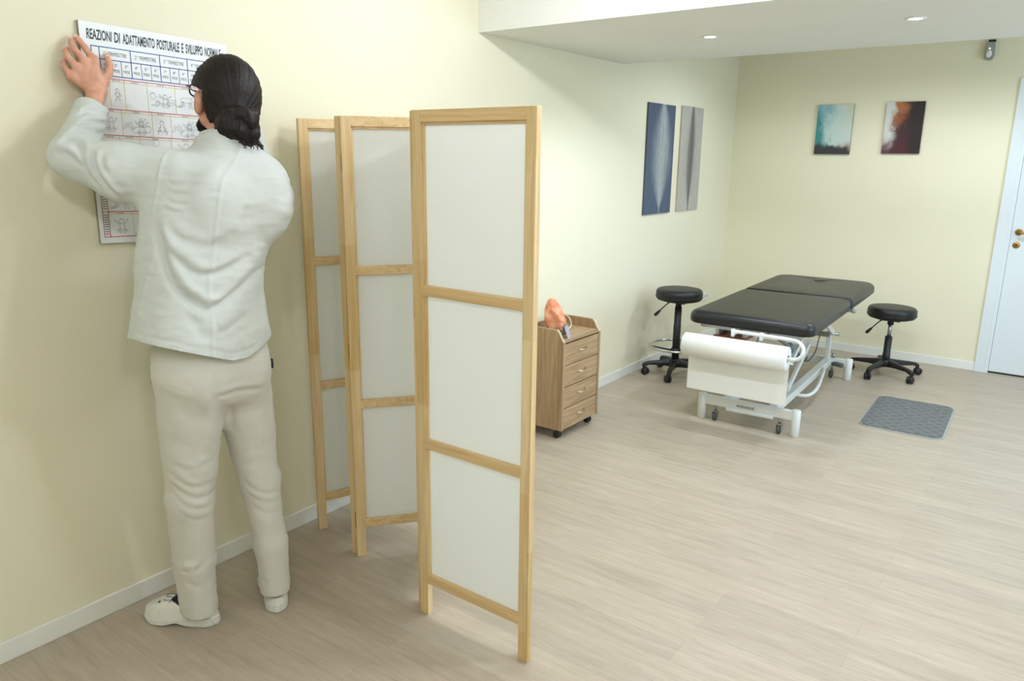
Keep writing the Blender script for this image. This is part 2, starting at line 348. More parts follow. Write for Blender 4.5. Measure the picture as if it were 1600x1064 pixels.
# ------------------------------------------------------------------ folding screen
fs = thing('folding_screen', 'pine framed folding screen with white cloth panels standing zigzag', 'folding screen', (0.62, 1.95, 0))
SH, SW, ST = 1.705, 0.036, 0.024
def screen_panel(A, B_, sa, sb):
    """A, B_: fold axes in plan; sa, sb: which face each axis lies on (0 none)"""
    A = Vector((A[0], A[1], 0)); B_ = Vector((B_[0], B_[1], 0)); d = (B_-A).normalized(); nr = Vector((d.y, -d.x, 0)); t = ST/2
    L = A+nr*(t*sa)+d*0.0015; R_ = B_+nr*(t*sb)-d*0.0015; W = (R_-L).length; a = math.atan2(R_.y-L.y, R_.x-L.x)
    mat_h = M['pine_h'] if abs(d.x) > 0.72 else M['pine_d']
    def put(lo, hi, bev=0.0015):
        mb = MB(); mb.box((L.x+lo[0], L.y+lo[1], lo[2]), (L.x+hi[0], L.y+hi[1], hi[2]), bev, a, L); return mb
    fr = put((0, -t, 0), (SW, t, SH)); pf = build('panel_frame', fr, M['pine_v'], fs, origin=(L.x, L.y, 0))
    for x0, x1 in ((W-SW, W),):
        build('upright', put((x0, -t, 0), (x1, t, SH)), M['pine_v'], pf)
    for x0 in (SW-0.001, W-SW-0.006): build('bead', put((x0, -t+0.007, 0.13), (x0+0.007, t-0.003, SH-0.03), 0.001), M['pine_v'], pf)
    build('top_rail', put((SW-0.0005, -t, SH-0.036), (W-SW+0.0005, t, SH)), mat_h, pf)
    build('top_bead', put((SW, -t+0.007, SH-0.043), (W-SW, t-0.003, SH-0.035), 0.001), mat_h, pf)
    for z, nm in ((1.158, 'crossbar'), (0.642, 'crossbar'), (0.142, 'bottom_rail')):
        build(nm, put((SW-0.004, -t-0.002, z-0.017), (W-SW+0.004, t-0.008, z+0.017), 0.003), mat_h, pf)
    build('cloth', put((SW-0.004, 0.004, 0.14), (W-SW+0.004, 0.0055, SH-0.03), 0), M['cloth_panel'], pf)
    return L, a, t
FOLD = [(0.090, 1.900), (0.248, 2.300), (0.380, 1.858), (0.662, 2.170), (0.858, 1.746), (1.322, 1.733)]
sgn = [0, -1, 1, -1, 1, 0]
PANELS = []
for i in range(5):
    flip = 1
    PANELS.append(screen_panel(FOLD[i], FOLD[i+1], sgn[i], sgn[i+1]))
for (L, a, t), zs in ((PANELS[2], (1.545, 0.845, 0.155)), (PANELS[4], (1.52, 0.72, 0.16))):
    for z in zs:
        hb = MB().box((L.x-0.0016, L.y-0.006, z-0.03), (L.x+0.0005, L.y+t, z+0.03), 0, a, L)
        build('hinge', hb, M['hinge'], fs)

# ------------------------------------------------------------------ rolling drawer cabinet
CX0, CX1, CY0, CY1 = 0.095, 0.355, 3.42, 3.825
cab = thing('drawer_cabinet', 'grey oak rolling drawer cabinet with four drawers against the left wall', 'cabinet', (0.22, 3.62, 0))
PT = 0.018; ZB, ZT = 0.058, 0.588
def side_outline():
    pts = [(CX0, ZB), (CX1, ZB), (CX1, ZT-0.012)]
    for k in range(9):                         # front corner swings up to the gallery in an S
        t = k/8; pts.append((CX1-0.052*t, ZT-0.012+0.064*(t*t*(3-2*t))))
    pts += [(CX1-0.075, ZT+0.055), (CX0, ZT+0.055)]
    return pts
so = side_outline()
for y in (CY0, CY1-PT):
    sd = build('side_panel', MB().prism(so, lambda u, v, d: (u, y+d, v), 0, PT), M['oak_v'], cab)
    eb = MB(); n0 = so[2:12]
    eb.tube([(u+0.001, y+PT/2, v) for u, v in n0], 0.0075, 8)
    build('edge_band', eb, M['oak_edge'] if 'oak_edge' in M else plain('pale_edge_band', rgb(206, 190, 150), 0.3), sd)
build('top_board', MB().box((CX0, CY0+PT, ZT-0.018), (CX1-0.004, CY1-PT, ZT), 0.002), M['oak_h'], cab)
build('back_panel', MB().box((CX0, CY0+PT, ZB), (CX0+0.014, CY1-PT, ZT+0.055), 0.002), M['oak_h'], cab)
build('bottom_board', MB().box((CX0+0.014, CY0+PT, ZB), (CX1-0.02, CY1-PT, ZB+0.016), 0.001), M['oak_h'], cab)
dz = (ZT-0.022-ZB-0.002)/4
for k in range(4):
    z0 = ZB+0.002+k*dz; y0, y1 = CY0+PT+0.002, CY1-PT-0.002
    dr = build('drawer', MB().box((CX1-0.020, y0, z0), (CX1-0.003, y1, z0+dz-0.005), 0.002).box((CX0+0.03, y0+0.01, z0+0.008), (CX1-0.02, y1-0.01, z0+dz-0.03)), M['oak_h'], cab)
    ym, zm = (y0+y1)/2, z0+dz*0.56
    pts = [(CX1-0.004, ym-0.045, zm)]+[(CX1-0.003+0.022*math.sin(PI*i/10)**0.7, ym-0.045+0.09*i/10, zm-0.006*math.sin(PI*i/10)) for i in range(1, 10)]+[(CX1-0.004, ym+0.045, zm)]
    build('handle', MB().tube(pts, 0.0042, 10), plain('champagne_metal', rgb(216, 206, 176), 0.25, 1.0) if k == 0 else bpy.data.materials['champagne_metal'], dr)
for x, y in ((CX0+0.035, CY0+0.035), (CX1-0.045, CY0+0.035), (CX0+0.035, CY1-0.035), (CX1-0.045, CY1-0.035)):
    cs = build('caster', MB().cyl((x, y, ZB-0.014), (x, y, ZB), 0.012).box((x-0.016, y-0.018, 0.026), (x+0.012, y+0.018, ZB-0.010), 0.006), M['black_plastic'], cab)
    w = MB()
    for s in (-1, 1): w.lathe([(0.004, 0), (0.018, 0.001), (0.0215, 0.005), (0.0215, 0.011), (0.018, 0.015), (0.004, 0.016)], (x-0.004, y+s*0.002, 0.0218), (0, s, 0), 22)
    build('wheel', w, M['black_plastic'], cs)

# salt lamp on the cabinet
lx, ly = 0.215, 3.555
sl = thing('salt_lamp', 'orange rock salt lamp on a dark wooden base', 'lamp', (lx, ly, ZT))
build('lamp_base', MB().lathe([(0.054, 0), (0.062, 0.004), (0.061, 0.018), (0.050, 0.024)], (lx, ly, ZT), (0, 0, 1), 36), plain('dark_walnut_base', rgb(70, 42, 30), 0.45, noise_s=30), sl)
def salt_mat():
    t = NT('orange_salt_rock'); mp = t.coord(); nz = t.add('ShaderNodeTexNoise', i_Scale=16.0, i_Detail=5.0, i_Distortion=0.8); t.link(mp, 0, nz, 'Vector')
    r = t.ramp([(0.3, rgb(206, 118, 72)), (0.5, rgb(234, 158, 116)), (0.7, rgb(246, 200, 166))]); t.link(nz, 'Fac', r, 0); t.link(r, 0, t.b, 'Base Color')
    t.b.inputs['Roughness'].default_value = 0.55; t.b.inputs['Subsurface Weight'].default_value = 0.35; t.b.inputs['Subsurface Radius'].default_value = (0.03, 0.012, 0.006); t.b.inputs['Subsurface Scale'].default_value = 0.6
    n2 = t.add('ShaderNodeTexNoise', i_Scale=45.0, i_Detail=5.0); t.link(mp, 0, n2, 'Vector'); t.bump(n2, 'Fac', 0.5, 0.006); return t.m
rk = MB(); n = 56; mrow = 40; v = []; f = []
for i in range(mrow+1):
    t_ = i/mrow; z = 0.021+0.188*t_
    pr = float(np.interp(t_, [0, .06, .16, .34, .52, .70, .86, .96, 1.0], [.046, .058, .068, .070, .062, .048, .034, .022, .008])); sh = -0.034*t_**1.3
    for k in range(n):
        a = 2*PI*k/n; p = Vector((math.cos(a), math.sin(a), t_*2.4))
        ns = noise.noise(p*1.3+Vector((3, 1, 7))); cell = noise.cell(p*2.2) if False else noise.noise(p*3.1)
        r_ = pr*(1+0.20*ns+0.09*cell+0.03*noise.noise(p*9))
        # a few broad cleaved facets
        for fa, fd in ((0.4, 0.066), (2.0, 0.064), (3.6, 0.068), (5.1, 0.062)):
            c_ = math.cos(a-fa)
            if c_ > 0.2: r_ = min(r_, fd/c_*(1-0.25*t_))
        v.append((lx+sh*0.4+r_*math.cos(a)*0.9, ly+sh+r_*math.sin(a), ZT+z))
for i in range(mrow):
    for k in range(n): f.append((i*n+k, i*n+(k+1) % n, (i+1)*n+(k+1) % n, (i+1)*n+k))
f.append(tuple(range(n-1, -1, -1))); f.append(tuple(mrow*n+k for k in range(n)))
build('salt_rock', rk.raw(v, f, False), salt_mat(), sl)
cord = [(lx+0.03, ly+0.045, ZT+0.012), (lx+0.045, ly+0.085, ZT+0.03), (lx+0.02, ly+0.12, ZT+0.062), (lx-0.03, ly+0.15, ZT+0.078), (lx-0.085, ly+0.165, ZT+0.067), (lx-0.125, ly+0.17, ZT+0.058), (lx-0.140, ly+0.17, ZT-0.02), (lx-0.145, ly+0.17, 0.3), (lx-0.15, ly+0.16, 0.006)]
def smooth_path(P, k=6):
    P = [Vector(p) for p in P]; out = []
    for i in range(len(P)-1):
        p0 = P[max(i-1, 0)]; p1 = P[i]; p2 = P[i+1]; p3 = P[min(i+2, len(P)-1)]
        for j in range(k):
            t = j/k; out.append(0.5*((2*p1)+(p2-p0)*t+(2*p0-5*p1+4*p2-p3)*t*t+(3*p1-p0-3*p2+p3)*t**3))
    return out+[P[-1]]
build('power_cord', MB().tube(smooth_path(cord), 0.0028, 8), plain('ivory_cord', rgb(226, 212, 186), 0.5), sl)
# little ring-bound stand-up card
cc = Vector((0.312, 3.500, ZT)); ca = math.radians(-72)
tc = thing('tent_card', 'small grey ring-bound tent card standing beside the salt lamp', 'tent card', tuple(cc))
def tl(u, d, z): return (cc.x+u*math.cos(ca)-d*math.sin(ca), cc.y+u*math.sin(ca)+d*math.cos(ca), ZT+z)
for s in (-1, 1):
    q = MB(); vv = []
    for th in (0, 0.0015):
        for u, zz in ((-0.032, 0), (0.032, 0), (0.032, 0.072), (-0.032, 0.072)): vv.append(tl(u, s*(0.024*(1-zz/0.076)+th), zz))
    build('card_leaf', q.raw(vv, [(0, 1, 2, 3), (7, 6, 5, 4), (0, 4, 5, 1), (1, 5, 6, 2), (2, 6, 7, 3), (3, 7, 4, 0)]), M['card'], tc)
for k in range(7):
    u = -0.027+0.009*k
    build('binding_ring', MB().tube([tl(u, 0.005*math.cos(a), 0.071+0.006*math.sin(a)) for a in [2*PI*i/14 for i in range(14)]], 0.0009, 6, True), M['steel'], tc)

# ------------------------------------------------------------------ swivel stools
def stool(kind, c, seat_z, th, r, label, base_r, a0, ring, lever_dir, gas_top):
    cx, cy = c; t = thing(kind, label, 'stool', (cx, cy, 0))
    pr = [(0.01, 0), (r*0.82, 0.0), (r*0.93, 0.006), (r*0.985, 0.018), (r, 0.032), (r, th-0.030), (r*0.985, th-0.015), (r*0.93, th-0.004), (r*0.78, th+0.001), (r*0.45, th+0.003), (0.004, th+0.004)]
    seat = build('seat', MB().lathe(pr, (cx, cy, seat_z-th), (0, 0, 1), 56), M['black_vinyl'], t)
    build('piping', MB().tube([(cx+(r+0.0005)*math.cos(a), cy+(r+0.0005)*math.sin(a), seat_z-th+0.028) for a in [2*PI*i/56 for i in range(56)]], 0.003, 6, True), M['black_vinyl'], seat)
    zb = seat_z-th
    build('seat_plate', MB().box((cx-0.07, cy-0.06, zb-0.018), (cx+0.07, cy+0.06, zb), 0.004).cyl((cx, cy, zb-0.05), (cx, cy, zb-0.01), 0.022), M['black_plastic'], t)
    lv = Vector((lever_dir[0], lever_dir[1], 0)).normalized()
    p0 = Vector((cx, cy, zb-0.012))+lv*0.05
    build('height_lever', MB().tube(smooth_path([p0, p0+lv*0.035+Vector((0, 0, -0.02)), p0+lv*0.085+Vector((0, 0, -0.072))]), 0.0042, 8).tube([p0+lv*0.078+Vector((0, 0, -0.065)), p0+lv*0.092+Vector((0, 0, -0.080)), p0+lv*0.112+Vector((0, 0, -0.100)), p0+lv*0.120+Vector((0, 0, -0.108))], 0.01, 12, rs=[0.005, 0.0105, 0.0125, 0.007]), M['black_plastic'], t)
    build('gas_rod', MB().cyl((cx, cy, gas_top-0.02), (cx, cy, zb-0.03), 0.014), M['steel'], t)
    build('column', MB().lathe([(0.027, 0.085), (0.027, gas_top-0.13), (0.0255, gas_top-0.128), (0.0255, gas_top-0.002), (0.02, gas_top)], (cx, cy, 0), (0, 0, 1), 32), M['black_plastic'], t)
    build('hub', MB().lathe([(0.02, 0.066), (0.046, 0.070), (0.05, 0.085), (0.048, 0.118), (0.036, 0.128), (0.02, 0.13)], (cx, cy, 0), (0, 0, 1), 32), M['black_plastic'], t)
    for k in range(5):
        a = math.radians(a0+72*k); d = Vector((math.cos(a), math.sin(a), 0)); s = Vector((-d.y, d.x, 0)); b = MB()
        secs = [(0.035, 0.026, 0.072, 0.122), (base_r*0.45, 0.021, 0.078, 0.113), (base_r*0.85, 0.017, 0.078, 0.101), (base_r-0.006, 0.016, 0.064, 0.094), (base_r+0.014, 0.012, 0.056, 0.082)]
        vv = []; ff = []
        for (q, w, z0, z1) in secs:
            for (ss, zz) in ((-1, z0), (1, z0), (1, z0+(z1-z0)*0.6), (0.6, z1), (-0.6, z1), (-1, z0+(z1-z0)*0.6)):
                vv.append(Vector((cx, cy, zz))+d*q+s*(w*ss))
        for i in range(len(secs)-1):
            for j in range(6): ff.append((i*6+j, i*6+(j+1) % 6, i*6+6+(j+1) % 6, i*6+6+j))
        ff.append((5, 4, 3, 2, 1, 0)); ff.append(tuple(len(secs)*6-6+j for j in range(6)))
        lg = build('leg', b.raw(vv, ff), M['black_plastic'], t)
        wc = Vector((cx, cy, 0))+d*(base_r+0.002)
        tw = a+0.9+k*1.3; wd_ = Vector((math.cos(tw), math.sin(tw), 0)); fw = Vector((-wd_.y, wd_.x, 0)); wc2 = wc+fw*0.012
        cb = MB()
        for s2 in (-1, 1): cb.lathe([(0.003, 0), (0.022, 0.001), (0.0275, 0.006), (0.0275, 0.013), (0.022, 0.019), (0.003, 0.021)], wc2+wd_*(0.003*s2)+Vector((0, 0, 0.0277)), wd_*s2, 24)
        cb.cyl(wc+Vector((0, 0, 0.03)), wc+Vector((0, 0, 0.066)), 0.009).ball(wc2+Vector((0, 0, 0.032)), 0.022, 12, (1, 1, 1.1))
        build('caster', cb, M['black_plastic'], lg)
    if ring:
        rg = build('foot_ring', MB().tube([(cx+ring[0]*math.cos(a), cy+ring[0]*math.sin(a), ring[1]) for a in [2*PI*i/64 for i in range(64)]], 0.0095, 12, True), M['chrome'], t)
        sp = MB().lathe([(0.027, -0.02), (0.034, -0.02), (0.034, 0.02), (0.027, 0.02)], (cx, cy, ring[1]-0.035), (0, 0, 1), 28)
        for k in range(3):
            a = math.radians(ring[2]+120*k); sp.tube([(cx+0.028*math.cos(a), cy+0.028*math.sin(a), ring[1]-0.035), (cx+0.1*math.cos(a), cy+0.1*math.sin(a), ring[1]-0.022), (cx+(ring[0]-0.006)*math.cos(a), cy+(ring[0]-0.006)*math.sin(a), ring[1]-0.004)], 0.01, 8)
        build('ring_spokes', sp, M['black_plastic'], rg)
stool('drafting_stool', (0.285, 5.09), 0.655, 0.085, 0.168, 'tall black swivel stool with a chrome foot ring left of the treatment table', 0.225, 212, (0.195, 0.225, 100), (-0.9, -0.55), 0.52)
stool('swivel_stool', (1.535, 6.11), 0.525, 0.085, 0.168, 'low black swivel stool without a ring, right of the treatment table', 0.245, 182, None, (-0.8, -0.5), 0.30)

# ------------------------------------------------------------------ treatment table
BC = Vector((1.085, 5.06, 0)); BT = math.radians(1.6)
tb = thing('treatment_table', 'white framed height-adjustable treatment table with black two-section top', 'treatment table', tuple(BC))
def B(x, y, z): return (BC.x+x*math.cos(BT)-y*math.sin(BT), BC.y+x*math.sin(BT)+y*math.cos(BT), z)
def bbox(x0, x1, y0, y1, z0, z1, bev=0.004):
    m = MB(); cx, cy = (x0+x1)/2, (y0+y1)/2; c = B(cx, cy, 0)
    return m.box((c[0]-(x1-x0)/2, c[1]-(y1-y0)/2, z0), (c[0]+(x1-x0)/2, c[1]+(y1-y0)/2, z1), bev, BT, (c[0], c[1], 0))
def join(*ms):
    a = MB()
    for m in ms:
        o = len(a.v); a.v += m.v; a.f += [tuple(i+o for i in q) for q in m.f]; a.sm += m.sm
    return a
def cushion(x0, x1, y0, y1, z0, z1, rc, rf, rear_round, hole=None):
    """padded slab: plan outline with rounded corners, fully rolled edges; optional face hole"""
    pl = []
    def corner(cx, cy, r, a0):
        for i in range(9):
            a = math.radians(a0+90*i/8); pl.append((cx+r*math.cos(a), cy+r*math.sin(a)))
    rf_, rr_ = rf, rear_round
    corner(x1-rr_, y1-rr_, rr_, 0); corner(x0+rr_, y1-rr_, rr_, 90); corner(x0+rf_, y0+rf_, rf_, 180); corner(x1-rf_, y0+rf_, rf_, 270)
    n = len(pl); v = []; f = []; cxm, cym = (x0+x1)/2, (y0+y1)/2
    def inset(d):
        out = []
        for (sx, sy, r, a0) in ((1, 1, rr_, 0), (-1, 1, rr_, 90), (-1, -1, rf_, 180), (1, -1, rf_, 270)):
            q = max(r-d, 0.006); cx = (x1-d-q if sx > 0 else x0+d+q); cy = (y1-d-q if sy > 0 else y0+d+q)
            for i in range(9): an = math.radians(a0+90*i/8); out.append(np.array((cx+q*math.cos(an), cy+q*math.sin(an))))
        return out
    H = z1-z0; R = rc; rows = []
    rows.append((R*0.8, z0))
    for i in range(1, 7):
        a = PI/2*i/6; rows.append((0.018*(1-math.sin(a)), z0+0.018*(1-math.cos(a))))
    for i in range(0, 9):
        a = PI/2*i/8; rows.append((R*(1-math.cos(a)), z1-0.038+0.038*math.sin(a)))
    rows.append((R+0.05, z1+0.0015))
    for d, z in rows:
        for p in inset(d): v.append(B(p[0], p[1], z))
    for i in range(len(rows)-1):
        for k in range(n): f.append((i*n+k, i*n+(k+1) % n, (i+1)*n+(k+1) % n, (i+1)*n+k))
    top = [(len(rows)-1)*n+k for k in range(n)]
    f.append(tuple(range(n-1, -1, -1)))
    if not hole: f.append(tuple(top))
    else:
        hx, hy, rx, ry, zd = hole; base = len(v); hr = [(1.0, z1+0.001), (0.96, z1-0.002), (0.92, z1-0.012), (0.90, zd)]
        loops = []
        for sc_, z in hr:
            L = []
            for k in range(n):
                p = inset(rows[-1][0])[k]; a = math.atan2((p[1]-hy)/1.0, (p[0]-hx)/1.0); L.append(len(v)); v.append(B(hx+rx*sc_*math.cos(a), hy+ry*sc_*math.sin(a), z))
            loops.append(L)
        prev = top
        for L in loops:
            for k in range(n): f.append((prev[k], prev[(k+1) % n], L[(k+1) % n], L[k]))
            prev = L
        f.append(tuple(prev))
    return MB().raw(v, f, True)
TZ0, TZ1 = 0.626, 0.702
HW = 0.362
YS = 0.105
build('leg_section', cushion(-HW, HW, -0.890, YS, TZ0, TZ1, 0.040, 0.075, 0.045), M['bed_vinyl'], tb)
hs = build('head_section', cushion(-HW, HW, YS+0.010, 1.005, TZ0, TZ1, 0.040, 0.045, 0.12, (0.0, 0.84, 0.068, 0.105, TZ1-0.03)), M['bed_vinyl'], tb)
pl = MB(); pl.lathe([(0.02, 0), (0.054, 0.0), (0.060, 0.006), (0.060, 0.026), (0.055, 0.033), (0.03, 0.036), (0.002, 0.037)], (0, 0, 0), (0, 0, 1), 40)
pl.v = [B(v[0], 0.84+v[1]*1.55, TZ1-0.030+v[2]) for v in pl.v]
build('face_hole_plug', pl, M['bed_vinyl'], hs)
# frame under the cushions
build('leg_frame', join(bbox(-0.30, -0.26, -0.82, YS-0.02, 0.596, TZ0), bbox(0.26, 0.30, -0.82, YS-0.02, 0.596, TZ0), bbox(-0.30, 0.30, -0.82, -0.78, 0.596, TZ0), bbox(-0.30, 0.30, YS-0.07, YS-0.03, 0.596, TZ0)), M['white_metal'], tb)
build('head_frame', join(bbox(-0.28, -0.24, YS+0.03, 0.93, 0.600, TZ0), bbox(0.24, 0.28, YS+0.03, 0.93, 0.600, TZ0), bbox(-0.28, 0.28, 0.90, 0.93, 0.600, TZ0)), M['white_metal'], tb)
build('adjusting_knob', MB().cyl(B(0.28, YS+0.09, 0.612), B(0.355, YS+0.09, 0.612), 0.011).ball(B(0.362, YS+0.09, 0.612), 0.017), M['grey_plastic'], tb)
build('plywood_board', bbox(-0.30, -0.10, -0.58, -0.36, 0.482, 0.500, 0.001), M['ply'], tb)
for xx in (-0.295, -0.125): build('board_bracket', bbox(xx, xx+0.02, -0.56, -0.40, 0.500, 0.61, 0.001), M['white_metal'], tb)
lo = join(bbox(-0.27, 0.27, -0.752, -0.712, 0.098, 0.153), bbox(-0.27, 0.27, 0.690, 0.730, 0.098, 0.153), bbox(0.115, 0.165, -0.73, 0.70, 0.100, 0.150), bbox(-0.165, -0.115, -0.73, 0.70, 0.100, 0.150))
build('base_frame', lo, M['white_metal'], tb)
build('step_plate', bbox(-0.12, 0.16, -0.772, -0.745, 0.088, 0.104, 0.002), M['white_metal'], tb)
for sx, sy in ((-1, -1), (1, -1), (-1, 1), (1, 1)):
    y = -0.732 if sy < 0 else 0.71
    build('foot_post', MB().cyl(B(sx*0.282, y, 0.0), B(sx*0.282, y, 0.160), 0.027, bev=0.004, n=32), M['white_metal'], tb)
    xw = sx*0.17 if sy > 0 else sx*0.195
    cs = join(MB().cyl(B(xw, y, 0.055), B(xw, y, 0.10), 0.008), bbox(xw-0.016, xw+0.016, y-0.014, y+0.016, 0.050, 0.062, 0.003), bbox(xw-0.016, xw-0.013, y-0.02, y+0.012, 0.018, 0.06, 0.001), bbox(xw+0.013, xw+0.016, y-0.02, y+0.012, 0.018, 0.06, 0.001))
    if sy > 0: build('brake_knob', MB().cyl(B(xw, y, 0.15), B(xw, y, 0.185), 0.012), M['steel'], tb)
    co = build('caster', cs, M['steel'], tb)
    a, b = Vector(B(xw-0.011, y-0.008, 0.0262)), Vector(B(xw+0.011, y-0.008, 0.0262))
    build('wheel', MB().lathe([(0.006, 0), (0.02, 0.0), (0.0255, 0.004), (0.0255, 0.018), (0.02, 0.022), (0.006, 0.022)], a, b-a, 26), M['grey_rubber'], co)
build('pedal_pad', MB().cyl(B(0.16, 0.71, 0.112), B(0.25, 0.668, 0.112), 0.017, bev=0.004), M['grey_pad'], tb)
# lifting linkage
for xx in (0.118, -0.150):
    build('pivot_post', bbox(xx, xx+0.032, 0.655, 0.695, 0.13, 0.36), M['white_metal'], tb); build('pivot_post', bbox(xx, xx+0.032, -0.50, -0.465, 0.13, 0.385), M['white_metal'], tb)
for s in (-1, 1):
    for (ya, za, yb, zb) in ((-0.48, 0.365, 0.02, 0.60), (0.675, 0.345, 0.10, 0.60), (-0.48, 0.20, -0.05, 0.40)):
        p, q = Vector(B(s*0.158, ya, za)), Vector(B(s*0.158, yb, zb)); dd = (q-p).normalized(); up_ = Vector((0, 0, 1)); sd_ = dd.cross(up_).normalized(); nn = sd_.cross(dd)
        vv = [p+sd_*i*0.008+nn*j*0.019 for i, j in ((-1, -1), (1, -1), (1, 1), (-1, 1))]+[q+sd_*i*0.008+nn*j*0.019 for i, j in ((-1, -1), (1, -1), (1, 1), (-1, 1))]
        build('lifting_arm', MB().raw(vv, [(3, 2, 1, 0), (4, 5, 6, 7), (0, 1, 5, 4), (1, 2, 6, 5), (2, 3, 7, 6), (3, 0, 4, 7)]), M['white_metal'], tb)
build('arm_axle', join(MB().cyl(B(-0.20, 0.675, 0.340), B(0.20, 0.675, 0.340), 0.011), bbox(-0.16, 0.14, 0.645, 0.68, 0.315, 0.35)), M['steel'], tb)
build('arm_axle', MB().cyl(B(-0.18, -0.482, 0.362), B(0.18, -0.482, 0.362), 0.011), M['steel'], tb)
build('actuator', join(MB().cyl(B(0.0, 0.55, 0.16), B(0.0, 0.1, 0.33), 0.028), MB().cyl(B(0, 0.1, 0.33), B(0, -0.25, 0.47), 0.014), bbox(-0.05, 0.05, -0.36, -0.20, 0.15, 0.27, 0.008)), M['grey_plastic'], tb)
fb = smooth_path([B(0.155, 0.42, 0.135), B(0.185, 0.36, 0.135), B(0.205, 0.22, 0.12), B(0.225, 0.05, 0.105), B(0.232, -0.10, 0.10), B(0.215, -0.20, 0.10), B(0.175, -0.24, 0.105), B(0.14, -0.245, 0.112)])
build('foot_bar', MB().tube(fb, 0.0115, 12), M['white_metal'], tb)
build('control_cable', MB().tube(smooth_path([B(0.20, 0.1, 0.60), B(0.21, 0.05, 0.52), B(0.20, 0.02, 0.42), B(0.19, 0.0, 0.34), B(0.13, 0.05, 0.26), B(0.05, 0.12, 0.30)]), 0.0035, 8), M['grey_rubber'], tb)
# roll holder
RY, RZ = -1.015, 0.528
hold = smooth_path([B(-0.06, RY+0.045, 0.629), B(0.10, RY+0.040, 0.629), B(0.27, RY+0.035, 0.627), B(0.315, RY+0.03, 0.620), B(0.345, RY+0.015, 0.595), B(0.345, RY+0.003, 0.560), B(0.325, RY, 0.536), B(0.29, RY, RZ), B(0.2, RY, RZ), B(0.0, RY, RZ), B(-0.2, RY, RZ)], 7)
hd = MB().tube(hold, 0.010, 12)
for xx in (-0.05, 0.11):
    hd = join(hd, MB().cyl(B(xx, RY+0.042, 0.600), B(xx, RY+0.042, 0.642), 0.011), MB().tube([B(xx, RY+0.042, 0.610), B(xx, RY+0.13, 0.610), B(xx, -0.80, 0.612)], 0.008, 10))
build('roll_holder', hd, M['white_metal'], tb)
# maker's lettering on the front crossbeam
def text_geo(body, size, bold=0.0, shear=0.0, space=1.0):
    cu = bpy.data.curves.new('lettering', 'FONT'); cu.body = body; cu.size = size; cu.offset = bold; cu.shear = shear; cu.space_character = space; cu.resolution_u = 3
    o = bpy.data.objects.new('lettering', cu); COL.objects.link(o); bpy.context.view_layer.update()
    me = o.evaluated_get(bpy.context.evaluated_depsgraph_get()).to_mesh()
    v = np.array([p.co[:2] for p in me.vertices]).reshape(-1, 2); f = [tuple(p.vertices) for p in me.polygons]
    o.to_mesh_clear(); bpy.data.objects.remove(o); bpy.data.curves.remove(cu); return v, f
def place_text(mb, body, fn, w, h, bold=0.0, shear=0.0, hmin=None):
    """fit the lettering into width w and height h (lower left at 0,0) and map it with fn(u, v)"""
    v, f = text_geo(body, 1.0, bold, shear); lo = v.min(0); hi = v.max(0); s = (hi-lo)
    v = (v-lo)/s*np.array([w, h if h else s[1]/s[0]*w]); mb.raw([fn(a, b) for a, b in v], f); return mb
tx = place_text(MB(), 'ecopostural', lambda u, v: B(-0.062+u, -0.7526, 0.110+v), 0.108, 0.027, 0.012, 0.3)
build('maker_lettering', tx, plain('brown_print', rgb(70, 50, 48), 0.6), tb)
# paper roll on the holder
pr_ = thing('paper_roll', 'wide white couch paper roll with a long sheet hanging at the table end', 'paper roll', B(0, RY, RZ))
RR = 0.066
rl = MB(); spv = []
nseg = 44; a, b = Vector(B(-0.315, RY, RZ)), Vector(B(0.275, RY, RZ)); ax = (b-a).normalized()
rl.lathe([(0.021, 0), (RR-0.004, 0), (RR, 0.003), (RR, (b-a).length-0.003), (RR-0.004, (b-a).length), (0.021, (b-a).length)], a, ax, 48, cap=False)
build('roll', rl, M['paper'], pr_)
build('core', MB().lathe([(0.016, 0.001), (0.0212, 0.001), (0.0212, 0.589), (0.016, 0.589), (0.016, 0.001)], a, ax, 32, cap=False), plain('cardboard_core', rgb(150, 136, 116), 0.8), pr_)
sv = []; sf = []; nz_, nx_ = 30, 24
for i in range(nz_+1):
    t_ = i/nz_
    for j in range(nx_+1):
        u = -0.310+0.580*j/nx_
        if t_ < 0.3:
            an = math.radians(60-60*t_/0.3); y = RY+(RR+0.001)*math.cos(an); z = RZ+(RR+0.001)*math.sin(an)
        else:
            q = (t_-0.3)/0.7; z = RZ-0.285*q; y = RY+RR+0.001-0.006*q+0.004*math.sin(3*q+4*u)*q
        sv.append(B(u, y, z))
for i in range(nz_):
    for j in range(nx_): k = i*(nx_+1)+j; sf.append((k, k+1, k+nx_+2, k+nx_+1))
sh = build('hanging_sheet', MB().raw(sv, sf, True), M['paper'], pr_)

